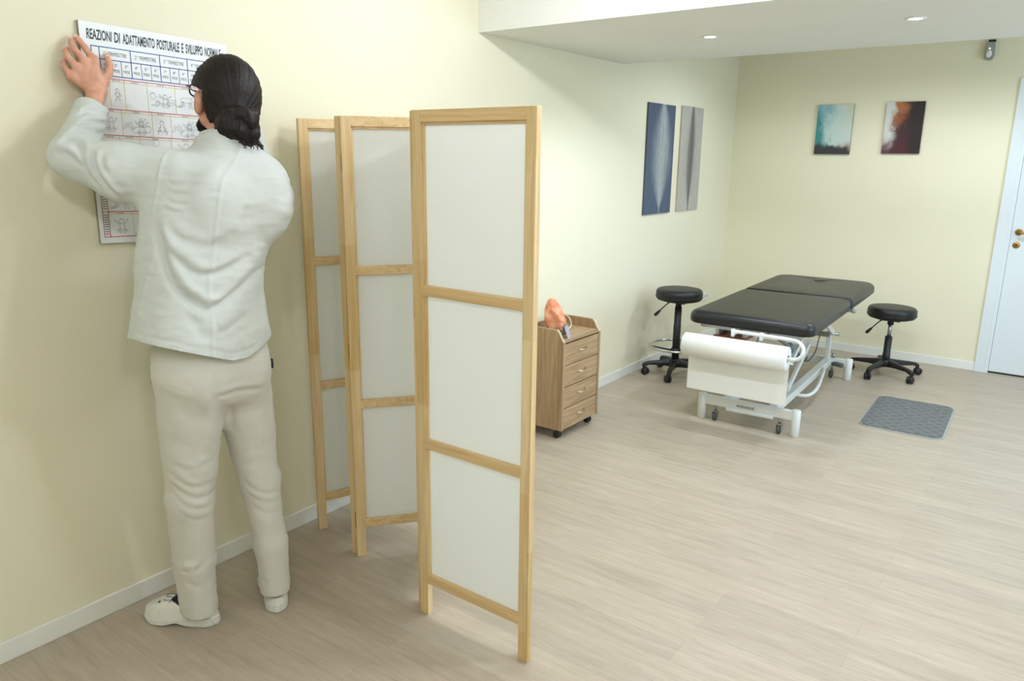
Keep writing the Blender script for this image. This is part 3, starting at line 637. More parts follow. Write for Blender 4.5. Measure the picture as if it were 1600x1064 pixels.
# ------------------------------------------------------------------ floor mat
def mat_mat():
    t = NT('grey_trellis_mat'); mp = t.coord((1, 1, 1), rot=(0, 0, math.radians(45)))
    vo = t.add('ShaderNodeTexVoronoi', feature='DISTANCE_TO_EDGE', i_Scale=17.0, i_Randomness=0.35); t.link(mp, 0, vo, 'Vector')
    nz = t.add('ShaderNodeTexNoise', i_Scale=90.0, i_Detail=4.0); t.link(mp, 0, nz, 'Vector')
    r = t.ramp([(0.0, rgb(132, 134, 128)), (0.12, rgb(118, 120, 114)), (0.5, rgb(110, 112, 107))]); t.link(vo, 'Distance', r, 0)
    r2 = t.ramp([(0.3, (0.8, 0.8, 0.8, 1)), (0.7, (1.1, 1.1, 1.1, 1))]); t.link(nz, 'Fac', r2, 0)
    mx = t.add('ShaderNodeMixRGB', blend_type='MULTIPLY', i_Fac=1.0); t.link(r, 0, mx, 1); t.link(r2, 0, mx, 2); t.link(mx, 0, t.b, 'Base Color')
    t.b.inputs['Roughness'].default_value = 0.95; t.b.inputs['Specular IOR Level'].default_value = 0.1; t.bump(nz, 'Fac', 0.5, 0.003); return t.m
def rrect(x0, x1, y0, y1, r, n=8):
    p = []
    for cx, cy, a0 in ((x1-r, y1-r, 0), (x0+r, y1-r, 90), (x0+r, y0+r, 180), (x1-r, y0+r, 270)):
        for i in range(n+1): a = math.radians(a0+90*i/n); p.append((cx+r*math.cos(a), cy+r*math.sin(a)))
    return p
mt = thing('floor_mat', 'small grey bath mat with rounded corners on the plank floor', 'mat', (1.86, 5.15, 0))
ma = math.radians(1.5)
def mp_(u, v, d): return (1.86+u*math.cos(ma)-v*math.sin(ma), 5.145+u*math.sin(ma)+v*math.cos(ma), d)
build('pile', MB().prism(rrect(-0.222, 0.222, -0.352, 0.352, 0.06), mp_, 0.001, 0.012), mat_mat(), mt)
build('bound_edge', MB().prism(rrect(-0.233, 0.233, -0.363, 0.363, 0.068), mp_, 0.0, 0.006), plain('pale_grey_binding', rgb(168, 170, 164), 0.9, noise_s=50), mt)

# ------------------------------------------------------------------ pictures
def painted(name, base, layers, ua, nscale=3.0, fine=True, va=2):
    """layers: (colour, a, b, c, noise, e0, e1, mode); coverage = smoothstep(e0, e1, a*u + b*v + c + noise*n)"""
    t = NT(name); tc = t.add('ShaderNodeTexCoord'); sp = t.add('ShaderNodeSeparateXYZ'); t.link(tc, 'Generated', sp, 0)
    cb = t.add('ShaderNodeCombineXYZ'); t.link(sp, ua, cb, 0); t.link(sp, va, cb, 1)
    last = t.add('ShaderNodeRGB'); last.outputs[0].default_value = base
    for i, (col, a, b, c, nzs, e0, e1, lens) in enumerate(layers):
        mp = t.add('ShaderNodeMapping'); mp.inputs['Location'].default_value = (i*3.7, i*1.9, i*0.7); t.link(cb, 0, mp, 0)
        if lens: mp.inputs['Scale'].default_value = (9, 1.2, 1)
        nz = t.add('ShaderNodeTexNoise', i_Scale=nscale, i_Detail=6.0, i_Roughness=0.62, i_Distortion=1.0); t.link(mp, 0, nz, 'Vector')
        nn = t.add('ShaderNodeMath', operation='MULTIPLY_ADD', i_1=2*nzs, i_2=c-nzs); t.link(nz, 'Fac', nn, 0)
        if lens:    # lens-shaped streak about u = a, half-width b at mid height
            d = t.add('ShaderNodeMath', operation='SUBTRACT', i_1=a); t.link(sp, ua, d, 0); ab = t.add('ShaderNodeMath', operation='ABSOLUTE'); t.link(d, 0, ab, 0)
            v0 = t.add('ShaderNodeMath', operation='MULTIPLY_ADD', i_1=2.0, i_2=-1.0-0.1); t.link(sp, va, v0, 0); v1 = t.add('ShaderNodeMath', operation='POWER', i_1=2.0); 
            va_ = t.add('ShaderNodeMath', operation='ABSOLUTE'); t.link(v0, 0, va_, 0); t.link(va_, 0, v1, 0)
            wd2 = t.add('ShaderNodeMath', operation='MULTIPLY_ADD', i_1=-b*0.95, i_2=b); t.link(v1, 0, wd2, 0); wm = t.add('ShaderNodeMath', operation='MAXIMUM', i_1=0.02); t.link(wd2, 0, wm, 0)
            dv = t.add('ShaderNodeMath', operation='DIVIDE'); t.link(ab, 0, dv, 0); t.link(wm, 0, dv, 1)
            s_ = t.add('ShaderNodeMath', operation='SUBTRACT'); t.link(nn, 0, s_, 0); t.link(dv, 0, s_, 1); last_v = s_
        else:
            m1 = t.add('ShaderNodeMath', operation='MULTIPLY_ADD', i_1=a); t.link(sp, ua, m1, 0); t.link(nn, 0, m1, 2)
            m2 = t.add('ShaderNodeMath', operation='MULTIPLY_ADD', i_1=b); t.link(sp, va, m2, 0); t.link(m1, 0, m2, 2); last_v = m2
        mr = t.add('ShaderNodeMapRange', interpolation_type='SMOOTHSTEP', i_1=e0, i_2=e1); t.link(last_v, 0, mr, 0)
        mx = t.add('ShaderNodeMixRGB'); t.link(mr, 0, mx, 0); t.link(last, 0, mx, 1); mx.inputs[2].default_value = col; last = mx
    n2 = t.add('ShaderNodeTexNoise', i_Scale=60.0, i_Detail=4.0)
    m3 = t.add('ShaderNodeMapping'); m3.inputs['Scale'].default_value = (1, 0.25, 1) if fine else (1, 1, 1); t.link(cb, 0, m3, 0); t.link(m3, 0, n2, 'Vector')
    r = t.ramp([(0.3, (0.72, 0.72, 0.72, 1)), (0.7, (1.15, 1.15, 1.15, 1))]); t.link(n2, 'Fac', r, 0)
    mx = t.add('ShaderNodeMixRGB', blend_type='MULTIPLY', i_Fac=0.7); t.link(last, 0, mx, 1); t.link(r, 0, mx, 2)
    t.link(mx, 0, t.b, 'Base Color'); t.b.inputs['Roughness'].default_value = 0.6; t.bump(n2, 'Fac', 0.25, 0.002); return t.m
edge_beige = plain('raw_canvas_edge', rgb(196, 176, 140), 0.8, noise_s=30)
edge_dark = plain('dark_canvas_edge', rgb(92, 88, 82), 0.8, noise_s=30)
def left_picture(y0, y1, z0, z1, th, mat, edge, label):
    t = thing('canvas_picture', label, 'picture', (0, (y0+y1)/2, z0), 'tall canvases on the left wall')
    build('painted_face', MB().box((th-0.002, y0, z0), (th, y1, z1)), mat, t); build('stretched_edge', MB().box((0, y0, z0), (th-0.002, y1, z1)), edge, t)
def back_picture(x0, x1, z0, z1, th, mat, edge, label):
    t = thing('small_painting', label, 'picture', ((x0+x1)/2, Y_BACK, z0), 'small paintings on the far wall')
    build('painted_face', MB().box((x0, Y_BACK-th, z0), (x1, Y_BACK-th+0.002, z1)), mat, t); build('stretched_edge', MB().box((x0, Y_BACK-th+0.002, z0), (x1, Y_BACK, z1)), edge, t)
left_picture(4.985, 5.43, 1.175, 1.957, 0.013, painted('slate_blue_streak', rgb(74, 88, 108), [
    (rgb(112, 124, 136), 0.54, 0.55, 0.95, 0.35, 0.0, 1.0, True), (rgb(170, 175, 172), 0.56, 0.42, 1.0, 0.6, 0.0, 1.15, True), (rgb(112, 120, 124), 0.56, 0.05, 0.5, 0.6, 0.0, 0.9, True)], 1), edge_dark, 'tall slate-blue canvas with a pale vertical streak on the left wall')
left_picture(5.55, 5.955, 1.175, 1.968, 0.013, painted('pale_grey_streak', rgb(182, 178, 166), [
    (rgb(166, 162, 152), 0.5, 0.5, 0.9, 0.5, 0.0, 1.0, True), (rgb(116, 115, 110), 0.50, 0.22, 1.0, 0.45, 0.0, 0.7, True), (rgb(92, 90, 86), 0.53, 0.06, 0.8, 0.3, 0.0, 0.8, True)], 1), edge_beige, 'tall pale grey canvas with a dark vertical streak, nearer the corner')
back_picture(0.703, 0.978, 1.627, 2.014, 0.02, painted('teal_abstract', rgb(196, 214, 200), [
    (rgb(120, 176, 184), -1.0, 0.35, 0.45, 0.5, 0.1, 0.75, False), (rgb(208, 204, 140), 0.9, 0.5, -0.85, 0.5, 0.1, 0.6, False), (rgb(60, 140, 134), -1.5, -0.8, 1.15, 0.55, 0.2, 0.7, False), (rgb(206, 216, 206), 0.5, 0.1, -0.22, 0.45, 0.05, 0.5, False),
    (rgb(176, 140, 124), 0.6, -2.2, 0.5, 0.5, 0.35, 0.9, False), (rgb(56, 56, 54), -0.2, -3.0, 0.72, 0.6, -0.05, 0.35, False)], 0, 3.5, False), edge_dark, 'small teal and white abstract painting on the far wall')
back_picture(1.217, 1.485, 1.635, 2.022, 0.02, painted('crimson_abstract', rgb(66, 32, 30), [
    (rgb(178, 106, 64), -0.9, 0.9, 0.15, 0.55, 0.1, 0.7, False), (rgb(214, 214, 204), -2.6, 0.1, 0.95, 0.65, 0.1, 0.75, False), (rgb(112, 62, 78), -0.6, -1.4, 0.75, 0.5, 0.15, 0.7, False), (rgb(78, 28, 36), 0.6, -1.6, 0.5, 0.5, 0.1, 0.6, False), (rgb(40, 26, 24), 1.8, 0.2, -1.0, 0.5, -0.1, 0.55, False)], 0, 3.5, False), edge_dark, 'small dark crimson abstract painting on the far wall')

# ------------------------------------------------------------------ the chart being put up
PO = Vector((0, 1.173, 1.957)); PW, PH, PTH = 0.500, 0.672, 0.014
pu = Vector((0, math.cos(0.026), -math.sin(0.026))); pv = Vector((0, -math.sin(0.012), -math.cos(0.012)))
def PP(u, v, d=PTH): q = PO+pu*u+pv*v; return (d, q.y, q.z)
ch = thing('wall_chart', 'white printed posture development chart board held against the left wall', 'chart', PP(PW/2, PH, 0))
build('board', MB().prism([(0, 0), (PW, 0), (PW, PH), (0, PH)], lambda u, v, d: PP(u, v, d), 0.0006, PTH-0.001), plain('grey_board_edge', rgb(150, 142, 126), 0.7), ch)
build('printed_sheet', MB().prism([(0, 0), (PW, 0), (PW, PH), (0, PH)], lambda u, v, d: PP(u, v, d), PTH-0.001, PTH), plain('white_print_sheet', rgb(232, 234, 230), 0.45, noise_s=5, var=0.01), ch)
E_ = 0.0005
def line(mb, pts, w, lift=0):
    for (a, b) in zip(pts[:-1], pts[1:]):
        a = np.array(a, float); b = np.array(b, float); d = b-a; L = np.hypot(*d)
        if L < 1e-6: continue
        n = np.array([-d[1], d[0]])/L*w/2; e = d/L*w*0.3
        mb.raw([PP(*(a-n-e), PTH+E_+lift), PP(*(b-n+e), PTH+E_+lift), PP(*(b+n+e), PTH+E_+lift), PP(*(a+n-e), PTH+E_+lift)], [(0, 1, 2, 3)])
def ptext(mb, body, u, v, w, h, bold=0.0, shear=0.0):
    return place_text(mb, body, lambda a, b: PP(u+a, v-b, PTH+E_), w, h, bold, shear)
ti = MB(); TU = 0.020
for wd_, w in (('REAZIONI', .096), ('DI', .024), ('ADATTAMENTO', .128), ('POSTURALE', .094), ('E', .010), ('SVILUPPO', .076), ('NORMALE', .066)): pass
tot = 0.455; words = [('REAZIONI', 1.0), ('DI', .25), ('ADATTAMENTO', 1.36), ('POSTURALE', 1.02), ('E', .11), ('SVILUPPO', .82), ('NORMALE', .80)]
gap = 0.085; unit = tot/(sum(w for _, w in words)+gap*6); u = TU
for wd_, w in words:
    ptext(ti, wd_, u, 0.050, w*unit, 0.031, 0.024, 0.12); u += (w+gap)*unit
build('chart_title', ti, M['ink_dark'], ch)
gb = MB(); U0 = 0.030; UC = [U0, U0+0.024]+[U0+0.024+0.097*(i+1) for i in range(4)]+[0.486]
V0, V1, V2 = 0.068, 0.104, 0.152
for v in (V0, V1, V2): line(gb, [(UC[0], v), (UC[-1], v)], 0.0026)
for u in UC: line(gb, [(u, V0), (u, V2)], 0.0026)
for i in range(4):
    for k in (1, 2): line(gb, [(UC[1]+0.097*i+0.097*k/3, V1), (UC[1]+0.097*i+0.097*k/3, V2)], 0.0018)
build('blue_table', gb, M['ink_blue'], ch)
ht = MB()
for i in range(4):
    ptext(ht, '%d\u00b0 TRIMESTRE' % (i+1), UC[1]+0.097*i+0.013, V0+0.024, 0.071, 0.0125, 0.0)
    for k in range(3):
        uu = UC[1]+0.097*(i+k/3.0)
        ptext(ht, '%d\u00b0' % (i*3+k+1), uu+0.011, V1+0.019, 0.010, 0.009, 0.006); ptext(ht, 'MESE', uu+0.006, V1+0.035, 0.020, 0.0085, 0.0)
build('table_lettering', ht, plain('slate_print', rgb(84, 90, 94), 0.6), ch)
rows = [0.160, 0.252, 0.332, 0.412, 0.492, 0.572, 0.652]
rd = MB(); yl = MB(); gl = MB(); small = MB()
for v in rows: line(rd, [(0.030, v), (0.486, v)], 0.0024)
line(rd, [(0.014, 0.160), (0.014, 0.652)], 0.0022); line(rd, [(0.032, 0.160), (0.032, 0.652)], 0.0022); line(rd, [(0.486, 0.160), (0.486, 0.652)], 0.002)
for v in rows: line(rd, [(0.014, v), (0.032, v)], 0.002)
def ell(cx, cy, rx, ry, a0=0, a1=360, rot=0, n=14):
    out = []
    for i in range(n+1):
        a = math.radians(a0+(a1-a0)*i/n); x, y = rx*math.cos(a), ry*math.sin(a); c, s = math.cos(rot), math.sin(rot); out.append((cx+x*c-y*s, cy+x*s+y*c))
    return out
LW = 0.00075
def limb(a, k, b, r):
    """outline of a bent limb: two near-parallel lines and a rounded end"""
    P = [np.array(q, float) for q in (a, k, b)]; d1 = P[1]-P[0]; d2 = P[2]-P[1]
    n1 = np.array([-d1[1], d1[0]])/(np.hypot(*d1)+1e-9); n2 = np.array([-d2[1], d2[0]])/(np.hypot(*d2)+1e-9); nm = (n1+n2)/2
    for s in (1, -1): line(gl, [tuple(P[0]+n1*r*s), tuple(P[1]+nm*r*s), tuple(P[2]+n2*r*0.7*s)], LW)
    an = math.atan2(d2[1], d2[0]); line(gl, ell(P[2][0], P[2][1], r*1.1, r*0.75, -100, 100, an, 6), LW)
def baby(cx, cy, s, pose, flip=1):
    def q(x, y): return (cx+flip*x*s, cy+y*s)
    hd, sh, hp, limbs = POSES[pose]
    h_ = q(*hd); line(gl, ell(h_[0], h_[1], 0.20*s, 0.22*s, 0, 360, 0.2, 16), LW); line(gl, ell(h_[0], h_[1]-0.05*s, 0.15*s, 0.14*s, 200, 330, 0, 6), LW*0.8)
    a, b = np.array(q(*sh)), np.array(q(*hp)); d = b-a; n = np.array([-d[1], d[0]])/np.hypot(*d)
    for sg in (1, -1):
        m = (a+b)/2+n*0.21*s*sg; line(gl, [tuple(a+n*0.15*s*sg), tuple(m), tuple(b+n*0.17*s*sg)], LW)
    line(gl, ell(b[0], b[1], 0.17*s, 0.17*s, -90, 90, math.atan2(d[1], d[0]), 7), LW)
    for l in limbs: limb(q(*l[0]), q(*l[1]), q(*l[2]), (0.075 if l[3] else 0.055)*s)
POSES = {
 'prone': ((.62, -.18), (.38, 0), (-.35, .10), [((.35, .1), (.45, .38), (.7, .42), 0), ((.28, .05), (.18, .36), (.42, .46), 0), ((-.38, .12), (-.62, .30), (-.95, .25), 1), ((-.4, .05), (-.66, .08), (-.98, .02), 1)]),
 'crawl': ((.66, -.25), (.42, -.1), (-.35, -.12), [((.4, 0), (.42, .28), (.52, .5), 0), ((.32, 0), (.2, .28), (.26, .5), 0), ((-.36, -.02), (-.22, .32), (-.62, .46), 1), ((-.42, -.02), (-.45, .36), (-.86, .46), 1)]),
 'supine': ((.66, .15), (.40, .18), (-.22, .26), [((.36, .08), (.3, -.28), (.5, -.46), 0), ((.28, .12), (.08, -.2), (.22, -.46), 0), ((-.25, .2), (-.42, -.2), (-.76, -.1), 1), ((-.3, .26), (-.62, -.05), (-.92, .15), 1)]),
 'sit': ((0.02, -.48), (0, -.22), (0, .26), [((-.14, -.16), (-.36, .06), (-.30, .3), 0), ((.14, -.16), (.36, .06), (.30, .3), 0), ((-.12, .28), (-.52, .34), (-.44, .56), 1), ((.12, .28), (.52, .34), (.46, .56), 1)]),
 'stand': ((0.02, -.62), (0, -.38), (0, .06), [((-.14, -.34), (-.30, -.12), (-.36, .08), 0), ((.14, -.34), (.30, -.16), (.40, 0), 0), ((-.09, .1), (-.14, .36), (-.24, .64), 1), ((.09, .1), (.15, .36), (.26, .62), 1)]),
 'held': ((0.0, -.45), (0, -.22), (0, .2), [((-.14, -.2), (-.38, -.38), (-.52, -.60), 0), ((.14, -.2), (.38, -.38), (.56, -.56), 0), ((-.1, .2), (-.40, .30), (-.18, .50), 1), ((.1, .2), (.40, .30), (.18, .50), 1)]),
 'fold': ((.45, -.05), (.28, .12), (-.30, .05), [((.25, .2), (.4, .42), (.62, .34), 0), ((-.3, .15), (-.02, .42), (-.5, .46), 1), ((-.36, .08), (-.62, .36), (-.86, .3), 1)]),
}
cells = [  # per row: (left edge, right edge, [(pose, flip)])
 [(.034, .075, 'held'), (.075, .122, 'stand'), (.122, .196, None), (.196, .292, 'prone'), (.292, .372, 'crawl'), (.372, .486, 'crawl')],
 [(.034, .105, 'held'), (.105, .205, 'supine'), (.205, .270, 'sit'), (.270, .378, 'supine'), (.378, .486, 'prone')],
 [(.034, .092, 'sit'), (.092, .158, 'held'), (.158, .265, 'stand'), (.265, .372, 'held'), (.372, .486, 'stand')],
 [(.034, .110, 'fold'), (.110, .210, 'prone'), (.210, .300, 'held'), (.300, .400, 'crawl'), (.400, .486, 'sit')],
 [(.034, .120, 'crawl'), (.120, .220, 'sit'), (.220, .330, 'supine'), (.330, .486, 'stand')],
 [(.034, .110, 'held'), (.110, .230, 'crawl'), (.230, .350, 'stand'), (.350, .486, 'fold')]]
for r_, row in enumerate(cells):
    va, vb = rows[r_], rows[r_+1]; line(yl, [(0.034, va+0.008), (0.484, va+0.008)], 0.0016)
    for i, (ua, ub, ps) in enumerate(row):
        if i: line(yl, [(ua, va+0.002), (ua, vb-0.002)], 0.0016)
        m = (ua+ub)/2
        for k in range(3): line(small, [(m-0.012+0.008*k, va+0.0047), (m-0.007+0.008*k, va+0.0047)], 0.0022)
        if ps:
            s = min((ub-ua)*0.50, 0.056 if ps in ('prone', 'crawl', 'supine', 'fold') else 0.050); baby(m, va+0.048, s, ps, -1 if (i+r_) % 2 else 1)
            if (ub-ua) > 0.095: baby(m+0.012, va+0.055, s*0.72, 'held' if ps != 'held' else 'sit', 1)
for r_ in range(6):
    for col in (0.020, 0.026):
        for k in range(9): line(small, [(col-0.0016, rows[r_]+0.010+0.0075*k), (col+0.0016, rows[r_]+0.010+0.0075*k)], 0.0034)
build('red_rules', rd, M['ink_red'], ch); build('yellow_grid', yl, M['ink_yellow'], ch)
build('figure_drawings', gl, M['ink_grey'], ch); build('small_print', small, M['ink_grey'], ch)
# ------------------------------------------------------------------ sculpting with distance fields
def sd_cone(P, a, b, ra, rb, flat=None):
    a = np.asarray(a, float); b = np.asarray(b, float); ab = b-a; t = np.clip(((P-a)@ab)/max(ab@ab, 1e-9), 0, 1)
    return np.linalg.norm(P-(a+t[:, None]*ab), axis=1)-(ra+(rb-ra)*t)
def sd_ell(P, c, r, Rm=None):
    q = P-np.asarray(c, float)
    if Rm is not None: q = q@Rm            # columns of Rm are the ellipsoid axes
    r = np.asarray(r, float); k0 = np.linalg.norm(q/r, axis=1); k1 = np.linalg.norm(q/(r*r), axis=1)
    return k0*(k0-1)/np.maximum(k1, 1e-9)
def smin(a, b, k):
    h = np.clip(0.5+0.5*(b-a)/k, 0, 1); return b*(1-h)+a*h-k*h*(1-h)
def smax(a, b, k): return -smin(-a, -b, k)
def isosurface(F, lo, hi, h, polish=2):
    """surface nets over the zero set of F, sampled only near the surface"""
    lo = np.asarray(lo, float); hi = np.asarray(hi, float); B_ = 8
    nb = np.ceil((hi-lo)/(h*B_)).astype(int); n = nb*B_+1
    D = np.full(n, 1e3, np.float32)
    ix = np.stack(np.meshgrid(*[np.arange(k) for k in nb], indexing='ij'), -1).reshape(-1, 3)
    cen = lo+(ix+0.5)*B_*h; dc = F(cen); act = ix[np.abs(dc) < B_*h*1.15]
    sgn_ = ix[(dc < 0) & (np.abs(dc) >= B_*h*1.15)]
    for b in sgn_: D[b[0]*B_:b[0]*B_+B_+1, b[1]*B_:b[1]*B_+B_+1, b[2]*B_:b[2]*B_+B_+1] = -1e3
    off = np.stack(np.meshgrid(*[np.arange(B_+1)]*3, indexing='ij'), -1).reshape(-1, 3)
    for s in range(0, len(act), 400):
        blk = act[s:s+400]; idx = (blk[:, None, :]*B_+off[None]).reshape(-1, 3); d = F(lo+idx*h)
        D[idx[:, 0], idx[:, 1], idx[:, 2]] = d
    S = D < 0
    c8 = [(i, j, k) for i in (0, 1) for j in (0, 1) for k in (0, 1)]
    sl = lambda A, c: A[c[0]:n[0]-1+c[0], c[1]:n[1]-1+c[1], c[2]:n[2]-1+c[2]]
    cnt = sum(sl(S, c).astype(np.int8) for c in c8); mix = (cnt > 0) & (cnt < 8)
    cell = np.argwhere(mix); vid = np.full(n-1, -1, np.int32); vid[mix] = np.arange(len(cell))
    dv = np.stack([D[cell[:, 0]+c[0], cell[:, 1]+c[1], cell[:, 2]+c[2]] for c in c8], 1).astype(float)
    acc = np.zeros((len(cell), 3)); num = np.zeros(len(cell))
    for a in range(8):
        for b in range(a+1, 8):
            ca, cb = np.array(c8[a]), np.array(c8[b])
            if np.abs(ca-cb).sum() != 1: continue
            m = (dv[:, a] < 0) != (dv[:, b] < 0); t = dv[m, a]/(dv[m, a]-dv[m, b])
            acc[m] += ca+(cb-ca)*t[:, None]; num[m] += 1
    V = lo+(cell+acc/num[:, None])*h
    faces = []
    for ax in range(3):
        o = np.zeros(3, int); o[ax] = 1; u = np.zeros(3, int); u[(ax+1) % 3] = 1; w = np.zeros(3, int); w[(ax+2) % 3] = 1
        A = S[:n[0]-o[0], :n[1]-o[1], :n[2]-o[2]]; Bm = S[o[0]:, o[1]:, o[2]:]
        e = np.argwhere(A != Bm); e = e[np.all(e-u-w >= 0, axis=1) & np.all(e < n-1, axis=1)]
        q = np.stack([vid[tuple((e-u-w).T)], vid[tuple((e-w).T)], vid[tuple(e.T)], vid[tuple((e-u).T)]], 1)
        fl = A[tuple(e.T)]; q[~fl] = q[~fl][:, ::-1]; faces.append(q)
    Q = np.concatenate(faces); Q = Q[np.all(Q >= 0, axis=1)]
    for _ in range(polish):
        e = h*0.25; f0 = F(V); g = np.stack([F(V+e*np.eye(3)[i])-f0 for i in range(3)], 1)/e
        st = f0[:, None]*g/np.maximum((g*g).sum(1), 0.2)[:, None]; ln = np.linalg.norm(st, axis=1, keepdims=True)
        V = V-st*np.minimum(1, h*0.8/np.maximum(ln, 1e-9))
    return V, Q
def relax(V, Q, it, lam=0.5, keep=None):
    n = len(V); E = np.concatenate([Q[:, [0, 1]], Q[:, [1, 2]], Q[:, [2, 3]], Q[:, [3, 0]]]); E = np.concatenate([E, E[:, ::-1]])
    deg = np.maximum(np.bincount(E[:, 0], minlength=n), 1)[:, None]
    for _ in range(it):
        s = np.stack([np.bincount(E[:, 0], V[E[:, 1], i], n) for i in range(3)], 1)/deg
        V = V+lam*(s-V) if keep is None else np.where(keep[:, None], V, V+lam*(s-V))
    return V
def vnorm(V, Q):
    fn = np.cross(V[Q[:, 2]]-V[Q[:, 0]], V[Q[:, 3]]-V[Q[:, 1]]); N = np.zeros_like(V)
    for i in range(4):
        for k in range(3): N[:, k] += np.bincount(Q[:, i], fn[:, k], len(V))
    return N/np.maximum(np.linalg.norm(N, axis=1, keepdims=True), 1e-12)
def put_mesh(name, V, Q, mat, parent, solid=0.0):
    mb = MB(); mb.v = [tuple(p) for p in V]; mb.f = [tuple(int(i) for i in q) for q in Q]; mb.sm = [True]*len(mb.f)
    me = bpy.data.meshes.new(name); o = bpy.data.objects.new(name, me); COL.objects.link(o)
    off = np.array(wloc(parent)); me.from_pydata((V-off).tolist(), [], [tuple(int(i) for i in q) for q in Q]); me.update()
    me.polygons.foreach_set('use_smooth', [True]*len(me.polygons)); me.materials.append(mat); o.parent = parent
    if solid:
        m = o.modifiers.new('thickness', 'SOLIDIFY'); m.thickness = solid; m.offset = -1
    return o
def compact(V, Q):
    u, inv = np.unique(Q, return_inverse=True); return V[u], inv.reshape(Q.shape)
def fold_push(V, N, kinds, gate):
    """press creases and raise seams along recorded lines, (lateral, height) on the side facing the room"""
    s = V[:, 0]*0.806+V[:, 1]*0.592; z = V[:, 2]; disp = np.zeros(len(V))
    for k, pts, A, w in FOLDS:
        if k not in kinds: continue
        best = np.full(len(V), 1e9); side = np.zeros(len(V)); par = np.zeros(len(V)); m = len(pts)-1
        for i in range(m):
            a = np.array(pts[i]); b = np.array(pts[i+1]); d = b-a; L2 = d@d
            t = np.clip(((s-a[0])*d[0]+(z-a[1])*d[1])/L2, 0, 1); dx = s-(a[0]+t*d[0]); dz = z-(a[1]+t*d[1]); ds = np.hypot(dx, dz)
            mm = ds < best; best[mm] = ds[mm]; par[mm] = (i+t[mm])/m; cr = d[0]*dz-d[1]*dx; side[mm] = np.sign(cr[mm])*(1 if d[0] >= 0 else -1)
        taper = np.clip(np.minimum(par, 1-par)*5, 0, 1)**0.7 if k != 'S' else 1.0
        x = best*side
        if k == 'S': disp += -A*np.exp(-(x/w)**2)
        else: disp += taper*(-A*np.exp(-(x/w)**2)+0.75*A*np.exp(-((x-1.9*w)/(1.3*w))**2))
    return V+N*(disp*gate)[:, None]
def wrinkle(V, N, amp, sc, seed):
    d = np.array([noise.fractal(Vector((p[0]*sc[0]+seed, p[1]*sc[1], p[2]*sc[2])), 0.6, 2.0, 3) for p in V]); return V+N*(d*amp)[:, None]
